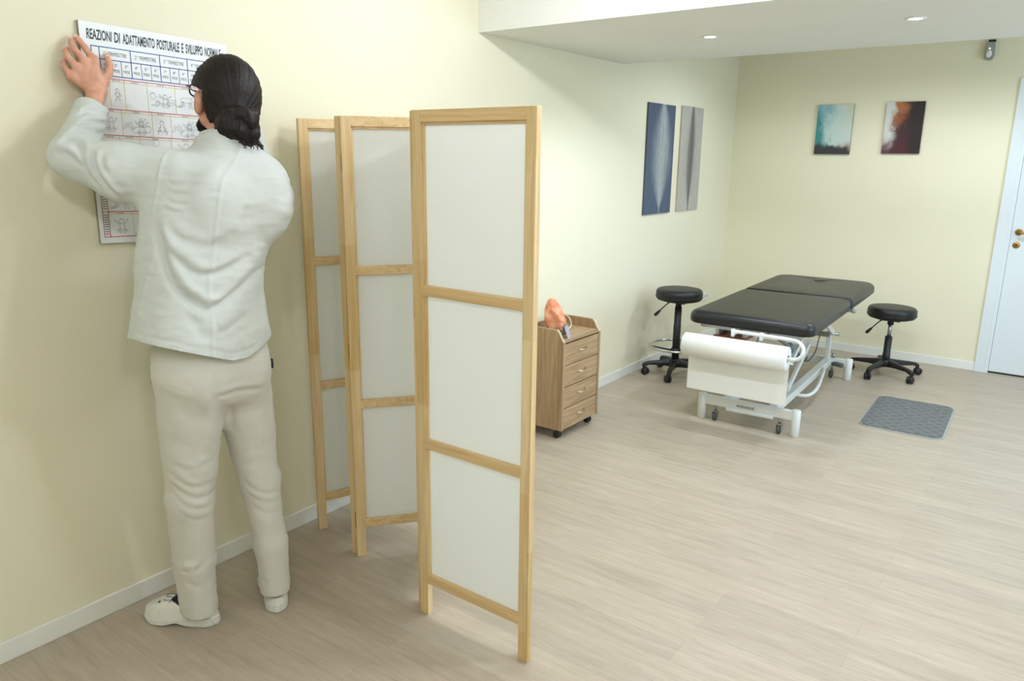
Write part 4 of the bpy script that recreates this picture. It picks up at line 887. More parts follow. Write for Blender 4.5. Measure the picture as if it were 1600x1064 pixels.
FOLDS = [  # kind, line (lateral, height), depth, width
 ('T', [(1.032, 1.392), (1.035, 1.374), (1.039, 1.348), (1.045, 1.321), (1.052, 1.293), (1.059, 1.263), (1.068, 1.237), (1.078, 1.216), (1.088, 1.199), (1.099, 1.184), (1.111, 1.170), (1.123, 1.158), (1.134, 1.147), (1.143, 1.138), (1.151, 1.131), (1.157, 1.126)], 0.0143, 0.0121),
 ('T', [(1.042, 1.356), (1.052, 1.338), (1.066, 1.312), (1.082, 1.288), (1.100, 1.268), (1.119, 1.250), (1.138, 1.238), (1.155, 1.234), (1.172, 1.236), (1.189, 1.242), (1.208, 1.253), (1.228, 1.268), (1.242, 1.279)], 0.0088, 0.0110),
 ('T', [(1.254, 1.237), (1.245, 1.224), (1.233, 1.204), (1.220, 1.187), (1.208, 1.173), (1.196, 1.161), (1.185, 1.151), (1.174, 1.145), (1.165, 1.143), (1.158, 1.141)], 0.0111, 0.0110),
 ('T', [(1.056, 1.470), (1.062, 1.467), (1.071, 1.464), (1.081, 1.461), (1.093, 1.460), (1.106, 1.461), (1.115, 1.461)], 0.0031, 0.0053),
 ('T', [(1.054, 1.450), (1.062, 1.445), (1.073, 1.439), (1.085, 1.434), (1.097, 1.432), (1.110, 1.432), (1.119, 1.432)], 0.0036, 0.0053),
 ('T', [(1.051, 1.428), (1.058, 1.423), (1.068, 1.417), (1.078, 1.412), (1.088, 1.411), (1.099, 1.411), (1.106, 1.411)], 0.0031, 0.0053),
 ('T', [(1.059, 1.491), (1.064, 1.489), (1.072, 1.486), (1.080, 1.485), (1.089, 1.487), (1.098, 1.490), (1.105, 1.493)], 0.0024, 0.0053),
 ('T', [(1.055, 1.384), (1.065, 1.371), (1.079, 1.353), (1.096, 1.337), (1.116, 1.325), (1.138, 1.315), (1.161, 1.313), (1.187, 1.323), (1.215, 1.340), (1.234, 1.352)], 0.0056, 0.0121),
 ('T', [(1.098, 1.152), (1.107, 1.135), (1.119, 1.112), (1.130, 1.090), (1.137, 1.072), (1.143, 1.057), (1.147, 1.046)], 0.0044, 0.0132),
 ('T', [(1.223, 1.105), (1.215, 1.095), (1.205, 1.082), (1.194, 1.072), (1.184, 1.069), (1.174, 1.069), (1.167, 1.070)], 0.0044, 0.0110),
 ('S', [(1.209, 1.597), (1.207, 1.576), (1.205, 1.547), (1.202, 1.516), (1.200, 1.488), (1.197, 1.459), (1.192, 1.423), (1.184, 1.377), (1.174, 1.325), (1.165, 1.275), (1.159, 1.225), (1.153, 1.177), (1.150, 1.144)], -0.0029, 0.0035),
 ('S', [(1.158, 1.134), (1.159, 1.116), (1.160, 1.089), (1.161, 1.062), (1.161, 1.033), (1.160, 1.003), (1.159, 0.982)], -0.0026, 0.0035),
 ('S', [(1.039, 1.575), (1.038, 1.565), (1.037, 1.550), (1.035, 1.534), (1.033, 1.518), (1.032, 1.502), (1.029, 1.482), (1.025, 1.455), (1.020, 1.425), (1.017, 1.404)], -0.0029, 0.0035),
 ('S', [(1.025, 1.290), (1.019, 1.274), (1.010, 1.252), (1.001, 1.229), (0.993, 1.206), (0.985, 1.182), (0.978, 1.160), (0.971, 1.140), (0.964, 1.122), (0.960, 1.109)], -0.0033, 0.0040),
 ('L', [(0.976, 0.620), (0.993, 0.603), (1.018, 0.579), (1.041, 0.562), (1.062, 0.559), (1.081, 0.563), (1.095, 0.566)], 0.0025, 0.0092),
 ('L', [(0.974, 0.580), (0.991, 0.563), (1.016, 0.539), (1.039, 0.522), (1.060, 0.517), (1.081, 0.519), (1.095, 0.521)], 0.0025, 0.0092),
 ('L', [(0.979, 0.534), (0.995, 0.519), (1.017, 0.498), (1.039, 0.482), (1.059, 0.477), (1.079, 0.477), (1.093, 0.477)], 0.0025, 0.0092),
 ('L', [(0.994, 0.650), (1.009, 0.642), (1.031, 0.630), (1.051, 0.624), (1.067, 0.628), (1.082, 0.638), (1.092, 0.645)], 0.0025, 0.0103),
 ('L', [(0.980, 0.489), (0.994, 0.475), (1.014, 0.454), (1.034, 0.439), (1.054, 0.433), (1.074, 0.431), (1.088, 0.430)], 0.0016, 0.0103),
 ('L', [(1.135, 0.526), (1.148, 0.512), (1.166, 0.494), (1.185, 0.478), (1.204, 0.469), (1.223, 0.463), (1.236, 0.459)], 0.0025, 0.0092),
 ('L', [(1.140, 0.484), (1.153, 0.470), (1.172, 0.451), (1.191, 0.436), (1.210, 0.430), (1.228, 0.428), (1.241, 0.427)], 0.0025, 0.0092),
 ('L', [(1.153, 0.434), (1.164, 0.422), (1.180, 0.406), (1.196, 0.394), (1.213, 0.389), (1.231, 0.388), (1.244, 0.388)], 0.0021, 0.0092),
 ('L', [(1.153, 0.858), (1.162, 0.862), (1.176, 0.866), (1.191, 0.868), (1.209, 0.864), (1.228, 0.858), (1.242, 0.853)], 0.0037, 0.0092),
 ('L', [(1.164, 0.960), (1.161, 0.948), (1.157, 0.931), (1.154, 0.913), (1.152, 0.898), (1.150, 0.883), (1.148, 0.864), (1.145, 0.840), (1.143, 0.812), (1.140, 0.785), (1.137, 0.756), (1.134, 0.726), (1.132, 0.706)], 0.0058, 0.0138),
 ('L', [(1.018, 0.913), (1.083, 0.891)], 0.0013, 0.0069),
 ('L', [(1.054, 0.806), (1.069, 0.806), (1.090, 0.806), (1.109, 0.810), (1.123, 0.820), (1.135, 0.833), (1.143, 0.842)], 0.0016, 0.0103),
 ('L', [(1.070, 0.672), (1.123, 0.706)], 0.0016, 0.0103),
 ('L', [(1.152, 0.759), (1.167, 0.764), (1.188, 0.770), (1.207, 0.775), (1.222, 0.778), (1.234, 0.780), (1.243, 0.781)], 0.0016, 0.0103),
 ('L', [(0.957, 0.252), (0.967, 0.248), (0.981, 0.243), (0.997, 0.244), (1.015, 0.256), (1.034, 0.275), (1.048, 0.288)], 0.0029, 0.0115),
 ('L', [(0.961, 0.203), (0.973, 0.195), (0.990, 0.185), (1.007, 0.181), (1.023, 0.191), (1.038, 0.208), (1.049, 0.220)], 0.0025, 0.0115),
 ('L', [(1.154, 0.143), (1.161, 0.132), (1.172, 0.118), (1.184, 0.107), (1.199, 0.105), (1.216, 0.107), (1.228, 0.109)], 0.0013, 0.0115),
 ('A', [(0.765, 1.640), (0.772, 1.645), (0.783, 1.652), (0.793, 1.656), (0.804, 1.653), (0.814, 1.647), (0.822, 1.642)], 0.0075, 0.0060),
 ('A', [(0.756, 1.619), (0.764, 1.624), (0.775, 1.630), (0.787, 1.633), (0.799, 1.629), (0.811, 1.622), (0.820, 1.617)], 0.0090, 0.0060),
 ('A', [(0.746, 1.593), (0.753, 1.597), (0.763, 1.602), (0.774, 1.604), (0.784, 1.601), (0.795, 1.595), (0.804, 1.588), (0.812, 1.579), (0.819, 1.568), (0.824, 1.561)], 0.0090, 0.0070),
 ('A', [(0.742, 1.565), (0.749, 1.567), (0.759, 1.569), (0.769, 1.569), (0.778, 1.564), (0.788, 1.556), (0.796, 1.548), (0.804, 1.540), (0.811, 1.532), (0.816, 1.526)], 0.0075, 0.0070),
 ('A', [(0.846, 1.573), (0.850, 1.560), (0.855, 1.541), (0.862, 1.522), (0.870, 1.504), (0.880, 1.486), (0.888, 1.471), (0.895, 1.460), (0.902, 1.452), (0.906, 1.446)], 0.0105, 0.0080),
 ('A', [(0.814, 1.566), (0.818, 1.553), (0.824, 1.534), (0.831, 1.516), (0.841, 1.499), (0.852, 1.483), (0.860, 1.472)], 0.0060, 0.0080),
 ('A', [(0.877, 1.558), (0.879, 1.549), (0.882, 1.537), (0.886, 1.527), (0.891, 1.520), (0.898, 1.515), (0.902, 1.512)], 0.0060, 0.0080),
 ('A', [(0.761, 1.676), (0.767, 1.680), (0.775, 1.686), (0.783, 1.689), (0.790, 1.685), (0.796, 1.678), (0.801, 1.672)], 0.0060, 0.0060),
]
# ------------------------------------------------------------------ the person
skin_m = NT('skin'); _mp = skin_m.coord(); _n = skin_m.add('ShaderNodeTexNoise', i_Scale=40.0, i_Detail=4.0); skin_m.link(_mp, 0, _n, 'Vector')
_r = skin_m.ramp([(0.3, rgb(204, 146, 118)), (0.7, rgb(222, 170, 144))]); skin_m.link(_n, 'Fac', _r, 0); skin_m.link(_r, 0, skin_m.b, 'Base Color')
skin_m.b.inputs['Roughness'].default_value = 0.5; skin_m.b.inputs['Subsurface Weight'].default_value = 0.12; skin_m.b.inputs['Subsurface Radius'].default_value = (0.012, 0.005, 0.003); skin_m.b.inputs['Subsurface Scale'].default_value = 0.5
_n2 = skin_m.add('ShaderNodeTexNoise', i_Scale=220.0, i_Detail=3.0); skin_m.link(_mp, 0, _n2, 'Vector'); skin_m.bump(_n2, 'Fac', 0.15, 0.001); SKIN = skin_m.m
def hair_mat():
    t = NT('dark_brown_hair'); mp = t.coord((1, 1, 1)); n = t.add('ShaderNodeTexNoise', i_Scale=30.0, i_Detail=4.0); t.link(mp, 0, n, 'Vector')
    r = t.ramp([(0.3, rgb(16, 11, 9)), (0.7, rgb(35, 25, 19))]); t.link(n, 'Fac', r, 0); t.link(r, 0, t.b, 'Base Color')
    n3 = t.add('ShaderNodeTexNoise', i_Scale=420.0, i_Detail=2.0); t.link(mp, 0, n3, 'Vector'); t.bump(n3, 'Fac', 0.25, 0.001)
    t.b.inputs['Roughness'].default_value = 0.55; t.b.inputs['Specular IOR Level'].default_value = 0.3; return t.m
HAIR = hair_mat()
def cloth_mat(name, c, weave=900.0, bump=0.12):
    t = NT(name); mp = t.coord(); n = t.add('ShaderNodeTexNoise', i_Scale=weave, i_Detail=2.0); t.link(mp, 0, n, 'Vector')
    n1 = t.add('ShaderNodeTexNoise', i_Scale=12.0, i_Detail=4.0, i_Distortion=0.3); t.link(mp, 0, n1, 'Vector')
    r = t.ramp([(0.3, tuple(v*0.96 for v in c[:3])+(1,)), (0.7, c)]); t.link(n1, 'Fac', r, 0); t.link(r, 0, t.b, 'Base Color')
    b1 = t.add('ShaderNodeBump'); b1.inputs['Strength'].default_value = 0.45; b1.inputs['Distance'].default_value = 0.008; t.link(n1, 'Fac', b1, 'Height')
    b2 = t.add('ShaderNodeBump'); b2.inputs['Strength'].default_value = bump; b2.inputs['Distance'].default_value = 0.001; t.link(n, 'Fac', b2, 'Height'); t.link(b1, 0, b2, 'Normal'); t.link(b2, 0, t.b, 'Normal')
    t.b.inputs['Roughness'].default_value = 0.85; t.b.inputs['Specular IOR Level'].default_value = 0.25; t.b.inputs['Sheen Weight'].default_value = 0.1; return t.m
TUNIC = cloth_mat('white_tunic_cotton', rgb(208, 212, 206)); TROUS = cloth_mat('white_trouser_cotton', rgb(216, 214, 203))
PT_ = (0.39, 1.32, 0.0)
per = thing('person', 'person with dark low bun in white tunic and trousers holding up the wall chart', 'person', PT_)

# head frame: f forward, u up, s to the person's right
HC = np.array([0.352, 1.430, 1.742]); _yaw, _pit = math.radians(169), math.radians(12)
hf = np.array([math.cos(_yaw)*math.cos(_pit), math.sin(_yaw)*math.cos(_pit), math.sin(_pit)])
hr = np.cross(hf, [0, 0, 1.0]); hr /= np.linalg.norm(hr); hu = np.cross(hr, hf)
def HP(f, s, u): return HC+hf*f+hr*s+hu*u
HR = np.stack([hf, hr, hu], 1)
L_SH, L_EL, L_WR = np.array([.40, 1.20, 1.495]), np.array([.170, 1.045, 1.555]), np.array([.072, 1.178, 1.745])
R_SH, R_EL, R_WR = np.array([.39, 1.535, 1.48]), np.array([.165, 1.705, 1.385]), np.array([.072, 1.690, 1.690])
HAND = {  # joints of the left hand: knuckle, middle joint, last joint, tip, radii
 'index': [(.049, 1.190, 1.842), (.043, 1.170, 1.876), (.034, 1.161, 1.896), (.024, 1.154, 1.909)],
 'middle': [(.051, 1.162, 1.834), (.045, 1.139, 1.868), (.034, 1.137, 1.887), (.021, 1.144, 1.898)],
 'ring': [(.049, 1.138, 1.815), (.040, 1.118, 1.846), (.029, 1.121, 1.862), (.017, 1.131, 1.870)],
 'little': [(.044, 1.122, 1.787), (.034, 1.109, 1.815), (.025, 1.112, 1.828), (.016, 1.122, 1.836)],
 'thumb': [(.062, 1.204, 1.778), (.047, 1.232, 1.810), (.035, 1.243, 1.836), (.025, 1.243, 1.862)]}
FR = {'index': (.0105, .0092, .0082, .0066), 'middle': (.0108, .0095, .0084, .0068), 'ring': (.0104, .0090, .0080, .0064), 'little': (.0092, .0078, .0070, .0056), 'thumb': (.0150, .0118, .0108, .0078)}
def mirror_hand(p): p = np.asarray(p, float); return np.array([p[0], 1.682-(p[1]-1.168), p[2]-0.085])
def hand_field(P, wr, tf):
    d = None
    for nm, J in HAND.items():
        J = [tf(j) for j in J]; r = FR[nm]; g = None
        for i in range(3):
            c = sd_cone(P, J[i], J[i+1], r[i], r[i+1]); g = c if g is None else smin(g, c, 0.003)
        d = g if d is None else smin(d, g, 0.0022)
    K = {k: tf(v[0]) for k, v in HAND.items()}
    pal = sd_cone(P, wr, K['index'], .021, .0145)
    for k, ra, rb in (('middle', .021, .0145), ('ring', .020, .0138), ('little', .020, .0125)): pal = smin(pal, sd_cone(P, wr, K[k], ra, rb), 0.012)
    pal = smin(pal, sd_cone(P, K['index'], K['little'], .012, .011), 0.01)
    pal = smin(pal, sd_cone(P, wr+(K['thumb']-wr)*0.25, K['thumb'], .020, .0155), 0.012)
    pal = smin(pal, sd_cone(P, K['thumb'], K['index']*0.55+wr*0.45, .013, .014), 0.012)
    d = smin(d, pal, 0.007)
    for k in ('index', 'middle', 'ring', 'little'):            # knuckles stand a little proud
        d = smin(d, sd_ell(P, K[k]+np.array([.004, 0, 0]), (.0095, .009, .009)), 0.006)
    return d
def body_field(P):
    d = sd_ell(P, HP(-.012, 0, .012), (.098, .079, .098), HR)
    d = smin(d, sd_ell(P, HP(.035, 0, -.045), (.062, .066, .075), HR), .03)
    d = smin(d, sd_cone(P, HP(.050, 0, -.075), HP(.076, 0, -.104), .046, .022), .025)            # jaw and chin
    for s in (-1, 1):
        d = smin(d, sd_cone(P, HP(0.0, s*.060, -.070), HP(.060, s*.028, -.098), .018, .016), .02)
        d = smin(d, sd_ell(P, HP(.062, s*.042, -.030), (.022, .020, .016), HR), .012)               # cheekbones
        d = smax(d, -sd_ell(P, HP(.100, s*.032, -.006), (.014, .017, .011), HR), .012)              # eye sockets
        ear = sd_ell(P, HP(-.006, s*.086, -.022), (.020, .013, .034), HR); ear = smax(ear, -sd_ell(P, HP(.002, s*.100, -.018), (.012, .010, .022), HR), .004)
        d = smin(d, smin(ear, sd_ell(P, HP(.000, s*.081, -.051), (.009, .006, .010), HR), .006), .004)
    d = smin(d, sd_cone(P, HP(.088, 0, .012), HP(.090, 0, .010), .016, .016), .02)
    d = smin(d, smin(sd_cone(P, HP(.094, 0, -.005), HP(.116, 0, -.040), .008, .012), smin(sd_ell(P, HP(.100, -.013, -.044), (.011, .008, .007), HR), sd_ell(P, HP(.100, .013, -.044), (.011, .008, .007), HR), .004), .006), .008)
    d = smin(d, smin(sd_ell(P, HP(.095, 0, -.068), (.010, .023, .006), HR), sd_ell(P, HP(.093, 0, -.080), (.010, .020, .006), HR), .002), .005)   # lips
    d = smin(d, sd_cone(P, HP(-.030, 0, -.060), (.405, 1.385, 1.57), .057, .062), .03)
    t = smin(sd_ell(P, (.415, 1.350, 1.45), (.105, .160, .15)), sd_ell(P, (.42, 1.285, 1.22), (.095, .145, .18)), .08)
    t = smin(t, sd_ell(P, (.42, 1.268, .97), (.105, .150, .14)), .08); d = smin(d, t, .04)
    for a, e, w in ((L_SH, L_EL, L_WR), (R_SH, R_EL, R_WR)):
        c = np.array([.41, 1.365, 1.51])
        arm = smin(sd_cone(P, c+(a-c)*0.5, a, .060, .058), sd_cone(P, a, e, .050, .034), .03)
        m = e+(w-e)*0.3; arm = smin(arm, smin(sd_cone(P, e, m, .033, .034), sd_cone(P, m, w, .034, .0245), .02), .02); d = smin(d, arm, .03)
    d = smin(d, hand_field(P, L_WR+np.array([-.002, .001, .004]), np.asarray), .012)
    d = smin(d, hand_field(P, mirror_hand((.070, 1.179, 1.749)), mirror_hand), .012)
    for hip, kn, an, toe in (((.42, 1.195, .92), (.360, 1.180, .50), (.300, 1.219, .095), (.205, 1.172, .036)), ((.42, 1.350, .92), (.415, 1.408, .50), (.412, 1.445, .095), (.330, 1.492, .036))):
        hip, kn, an, toe = map(np.array, (hip, kn, an, toe)); cf = kn+(an-kn)*0.3+np.array([.012, 0, 0])
        leg = smin(sd_cone(P, hip, kn, .080, .044), sd_cone(P, kn, cf, .043, .043), .02); leg = smin(leg, sd_cone(P, cf, an, .042, .031), .02)
        heel = an+(an-toe)*np.array([.08, .08, 0])+np.array([0, 0, -.045]); leg = smin(leg, smin(sd_cone(P, an, toe, .029, .017), sd_cone(P, heel, toe, .025, .016), .015), .015); d = smin(d, leg, .04)
    return d
V, Q = isosurface(body_field, (-.02, .96, .015), (.62, 1.82, 1.95), 0.0042, 2)
V = relax(V, Q, 1, 0.3); body = put_mesh('body', V, Q, SKIN, per)
# nails, eyes
nb = []
for k in ('index', 'middle', 'ring', 'little', 'thumb'):
    J = [np.array(j) for j in HAND[k]]; ax = J[3]-J[2]; ax /= np.linalg.norm(ax); c = J[3]-ax*.002; r = FR[k][3]
    out = np.array([1.0, -0.35, 0.2]); out -= ax*(out@ax); out /= np.linalg.norm(out); sd = np.cross(ax, out); m = MB()
    vv = [c+ax*a+sd*b*r*0.85+out*(r+0.0006-0.0018*abs(b)) for a in (-.0065, -.001, .0035) for b in (-1, -.5, 0, .5, 1)]
    m.raw(vv, [(i*5+j, i*5+j+1, i*5+6+j, i*5+5+j) for i in range(2) for j in range(4)], True); build('fingernail', m, M['nail'] if 'nail' in M else M.setdefault('nail', plain('pale_nail', rgb(232, 190, 172), 0.3)), body)
EYE = plain('eye_white', rgb(232, 230, 224), 0.2); IRIS = plain('brown_iris', rgb(50, 32, 22), 0.2)
for s in (-1, 1):
    e = build('eye', MB().ball(HP(.083, s*.032, -.006), 0.0125, 16), EYE, body); build('iris', MB().ball(HP(.0905, s*.032, -.005), 0.0060, 12), IRIS, e)
# hair, pulled straight back into a low bun
def bumps(ang, seed, fr): return np.array([noise.noise(Vector((a*fr+seed, seed*1.7, 0.0))) for a in ang])
BUN = HP(-.106, -.018, -.046)
def cap_field(P):
    d = sd_ell(P, HP(-.010, 0, .010), (.117, .099, .117), HR)
    d = smin(d, sd_cone(P, HP(-.045, 0, -.045), BUN, .066, .040), .04)
    q = (P-HC)@HR                                             # keep the face, ears and neck clear
    face = 0.045-q[:, 0]-0.55*(q[:, 2]-0.03)                  # hairline rises over the forehead
    face2 = np.maximum(-(q[:, 0]-(-0.004+0.55*np.abs(q[:, 2]+0.02)*0)), q[:, 2]-0.008)
    d = smax(d, -face, .012)
    for s_ in (-1, 1): d = smax(d, -sd_ell(P, HP(-.004, s_*.096, -.026), (.040, .036, .046), HR), .010)
    low = np.minimum(0.020-q[:, 2], q[:, 0]+0.044); d = smax(d, low, .010)
    return smax(d, -(q[:, 2]+0.105+0.25*np.clip(-q[:, 0]-.05, 0, 1)), .015)
V, Q = isosurface(cap_field, HC-.20, HC+.20, 0.0042, 1)
V = relax(V, Q, 2, 0.5); N = vnorm(V, Q)
ax = BUN-HP(.10, 0, .04); ax /= np.linalg.norm(ax); e1 = np.cross(ax, [0, 0, 1.0]); e1 /= np.linalg.norm(e1); e2 = np.cross(ax, e1); q = V-BUN
ang = np.arctan2(q@e1, q@e2); ang2 = ang+0.15*np.sin(9*(q@ax)); rr = np.linalg.norm(q, axis=1)
V = V+N*((0.0024*bumps(ang2, 2.0, 16)+0.0014*bumps(ang2, 5.0, 60)+0.0008*bumps(ang2, 8.0, 130))*np.clip(rr/.03, 0.2, 1))[:, None]
hair = put_mesh('hair', V, Q, HAIR, per)
def loopy(c, R_, tilt, th, n=26, turn=1.0, ph=0.0):
    pts = []
    a1 = np.cross(tilt, [0.3, 0.2, 1.0]); a1 /= np.linalg.norm(a1); a2 = np.cross(tilt, a1); a2 /= np.linalg.norm(a2)
    for i in range(n): a = ph+2*PI*turn*i/(n-1); pts.append(c+a1*R_*math.cos(a)+a2*R_*math.sin(a)+np.array(tilt)*0.006*math.sin(3*a))
    return pts
bun_back = -hf*0.95+hr*0.10-hu*0.25; bun_back /= np.linalg.norm(bun_back); BC_ = BUN+bun_back*0.016-hu*0.002
def bun_field(P_):
    P = BC_+(P_-BC_)/1.46
    d = sd_ell(P, BC_-hu*0.006, (.030, .041, .036), HR)
    for i, (R_, off, th) in enumerate(((.030, .006, .0125), (.026, .016, .0125), (.016, .024, .013))):
        pts = loopy(BC_+bun_back*off+hr*0.004*i-hu*.004, R_, bun_back+hu*0.2*(i-1), th, 18, 1.0, i*1.1)
        for a, b in zip(pts[:-1], pts[1:]): d = smin(d, sd_cone(P, a, b, th, th), .004)
    for (a, b, c2, r1, r2) in ((BC_-hu*.02, BC_-hu*.062+hr*.012+bun_back*.012, BC_-hu*.085+hr*.006+bun_back*.020, .028, .012), (BC_-hu*.02+hr*.02, BC_-hu*.055+hr*.040, BC_-hu*.072+hr*.052+bun_back*.006, .020, .009), (BC_-hu*.015-hr*.02, BC_-hu*.055-hr*.030, BC_-hu*.070-hr*.028, .022, .009)):
        d = smin(d, smin(sd_cone(P, a, b, r1, (r1+r2)/2), sd_cone(P, b, c2, (r1+r2)/2, r2), .01), .012)
    return d*1.46
V, Q = isosurface(bun_field, BC_-.17, BC_+.15, 0.0042, 1); V = relax(V, Q, 1, 0.4); N = vnorm(V, Q)
q = V-BC_; an = np.arctan2(q@hr, q@hu); rad = np.linalg.norm(q-np.outer(q@bun_back, bun_back), axis=1)
V = V+N*np.array([0.0032*noise.noise(Vector((r_*300, a*1.6, 1.0)))+0.0022*noise.noise(Vector((p[0]*120, p[1]*120, p[2]*30))) for r_, a, p in zip(rad, an, V)])[:, None]
bun = put_mesh('hair_bun', V, Q, HAIR, hair)
ht_c = BC_+hu*.030+hr*.044+bun_back*.018
tie = build('hair_tie', MB().tube([ht_c+np.array(p) for p in [tuple(hr*0.012*math.cos(a)+(-hu*0.9+bun_back*.3)*0.014*math.sin(a)) for a in [2*PI*i/20 for i in range(20)]]], 0.0032, 8, True), plain('dark_hair_tie', rgb(40, 30, 30), 0.6), hair)
for k, (a, b) in enumerate(((0.004, 0.006), (0.009, -0.004), (0.0, -0.008))): build('tie_bead', MB().ball(ht_c+hr*a+hu*b+bun_back*.006, 0.0028, 10), M['chrome'], tie)
# beard along the jaw
def beard_field(P):
    d = sd_cone(P, HP(.014, -.062, -.066), HP(.040, -.048, -.098), .010, .017)
    d = smin(d, sd_cone(P, HP(.014, .062, -.066), HP(.040, .048, -.098), .010, .017), .01)
    for s in (-1, 1): d = smin(d, sd_cone(P, HP(.040, s*.050, -.098), HP(.080, 0, -.112), .021, .024), .015)
    return smin(d, sd_cone(P, HP(.086, 0, -.092), HP(.084, 0, -.115), .012, .016), .012)
V, Q = isosurface(beard_field, HC-.16, HC+.16, 0.005, 1); N = vnorm(V, Q)
V = V+N*np.array([0.0022*noise.noise(Vector((p[0]*160, p[1]*160, p[2]*60))) for p in V])[:, None]; put_mesh('beard', V, Q, HAIR, per)
# glasses
GM = plain('dark_glasses_frame', rgb(34, 26, 26), 0.3); gl_ = MB()
def rim(s): return [HP(.128-.012*abs(math.cos(a))*0, s*(.034+.027*math.copysign(abs(math.cos(a))**.75, math.cos(a))), -.004+.020*math.copysign(abs(math.sin(a))**.75, math.sin(a))) for a in [2*PI*i/28 for i in range(28)]]
gl_.tube(rim(-1), 0.0026, 8, True); gl_.tube(rim(1), 0.0026, 8, True); gl_.tube([HP(.128, -.008, .004), HP(.132, 0, .008), HP(.128, .008, .004)], 0.0024, 8)
for s in (-1, 1): gl_.tube([HP(.128, s*.061, .008), HP(.124, s*.074, .010), HP(.07, s*.083, .008), HP(.020, s*.088, .008), HP(.004, s*.087, .010)], 0.0024, 8)
gls = build('glasses', gl_, GM, per)
lens_m = NT('clear_lens'); lens_m.b.inputs['Transmission Weight'].default_value = 1.0; lens_m.b.inputs['Roughness'].default_value = 0.0; lens_m.b.inputs['IOR'].default_value = 1.05; lens_m.b.inputs['Base Color'].default_value = (0.96, 0.97, 0.96, 1)
for s in (-1, 1):
    ring = rim(s); m = MB(); c = HP(.1275, s*.034, -.004); m.raw([c]+ring, [(0, i+1, (i+1) % 28+1) for i in range(28)], True); build('lens', m, lens_m.m, gls)

# tunic
TS = np.array([  # height, centre x, centre y, half depth, half width
 [.90, .425, 1.236, .162, .226], [.96, .425, 1.236, .157, .219], [1.05, .425, 1.240, .146, .208], [1.16, .425, 1.248, .132, .190], [1.25, .422, 1.264, .134, .190], [1.345, .420, 1.294, .140, .200], [1.43, .418, 1.334, .143, .217],
 [1.50, .412, 1.360, .127, .196], [1.54, .408, 1.374, .112, .162], [1.57, .405, 1.382, .098, .122], [1.595, .401, 1.386, .086, .092], [1.62, .398, 1.388, .078, .078], [1.66, .392, 1.390, .074, .074]])
def tunic_solid(P):
    z = np.clip(P[:, 2], TS[0, 0], TS[-1, 0]); c = [np.interp(z, TS[:, 0], TS[:, i]) for i in range(1, 5)]
    u = P[:, 0]-c[0]; v = P[:, 1]-c[1]; a = c[2]; b = c[3]; ex = 2.4
    qn = (np.abs(u/a)**ex+np.abs(v/b)**ex)**(1/ex); d = np.hypot(u, v)*(1-1/np.maximum(qn, 1e-3)); d = np.maximum(d, -.08)
    # shoulder blades and the hollow between them
    d = smin(d, sd_ell(P, (.525, 1.262, 1.43), (.048, .075, .10)), .05); d = smin(d, sd_ell(P, (.520, 1.445, 1.42), (.045, .075, .10)), .05)
    Lf = L_EL+(L_WR-L_EL)*0.74; Lm = L_SH+(L_EL-L_SH)*0.5+np.array([0, 0, -.012])
    arm = smin(sd_cone(P, L_SH+np.array([0, .03, -.005]), Lm, .090, .080), sd_cone(P, Lm, L_EL, .080, .062), .03); arm = smin(arm, sd_cone(P, L_EL, Lf, .060, .046), .03); d = smin(d, arm, .045)
    Rf = R_EL+(R_WR-R_EL)*0.86
    arm = smin(sd_cone(P, R_SH+np.array([0, -.03, 0]), R_EL+(R_SH-R_EL)*.4, .092, .076), sd_cone(P, R_EL+(R_SH-R_EL)*.4, R_EL, .076, .060), .03); arm = smin(arm, sd_cone(P, R_EL, Rf, .058, .046), .03); return smin(d, arm, .045)
LC = L_EL+(L_WR-L_EL)*0.74; LD = (L_WR-L_EL)/np.linalg.norm(L_WR-L_EL); RC = R_EL+(R_WR-R_EL)*0.86; RD = (R_WR-R_EL)/np.linalg.norm(R_WR-R_EL)
def hemline(P): return 0.958+0.40*np.clip(1.29-P[:, 1], 0, 1)**1.05+0.30*np.clip(P[:, 1]-1.235, 0, 1)
def cuts(P):
    hem = hemline(P)-P[:, 2]
    lc = (P-LC)@LD; lc = np.where(np.linalg.norm(P-LC, axis=1) < .13, lc, -1); rc = (P-RC)@RD; rc = np.where(np.linalg.norm(P-RC, axis=1) < .13, rc, -1)
    return np.maximum(np.maximum(hem, np.where(np.hypot(P[:, 0]-.40, P[:, 1]-1.39) < .15, P[:, 2]-1.625+0.30*(.40-P[:, 0]), -1)), np.maximum(lc, rc))
V, Q = isosurface(lambda P: np.maximum(tunic_solid(P), cuts(P)), (-.02, .92, .90), (.66, 1.82, 1.80), 0.0052, 0)
V = relax(V, Q, 1, 0.4)
edge = cuts(V) > -.0045
Q = Q[~np.all(edge[Q] & (tunic_solid(V)[Q] < -.004), axis=1)]; V, Q = compact(V, Q)
edge = cuts(V) > -.008
e = 0.002; f0 = tunic_solid(V); g = np.stack([tunic_solid(V+e*np.eye(3)[i])-f0 for i in range(3)], 1)/e
V = V-np.where(np.abs(f0) < .012, f0, 0)[:, None]*g/np.maximum((g*g).sum(1), .3)[:, None]
V = relax(V, Q, 2, 0.4, edge); N = vnorm(V, Q)
cfront = np.clip(N@np.array([.78, -.58, .1])*2.5+0.25, 0, 1)
V = wrinkle(V, N, 0.0042, (6, 6, 16), 3.1)
onarm = np.clip((0.33-V[:, 0])*25, 0, 1)
V = fold_push(V, N, 'TS', cfront*(1-onarm)); V = fold_push(V, N, 'A', np.clip(cfront*1.3, 0, 1)*np.clip((0.40-V[:, 0])*12, 0, 1))
near_cuff = np.exp(-(((V-LC)@LD+.012)/.004)**2)*(np.linalg.norm(V-LC, axis=1) < .09); V = V-N*(0.0022*near_cuff)[:, None]
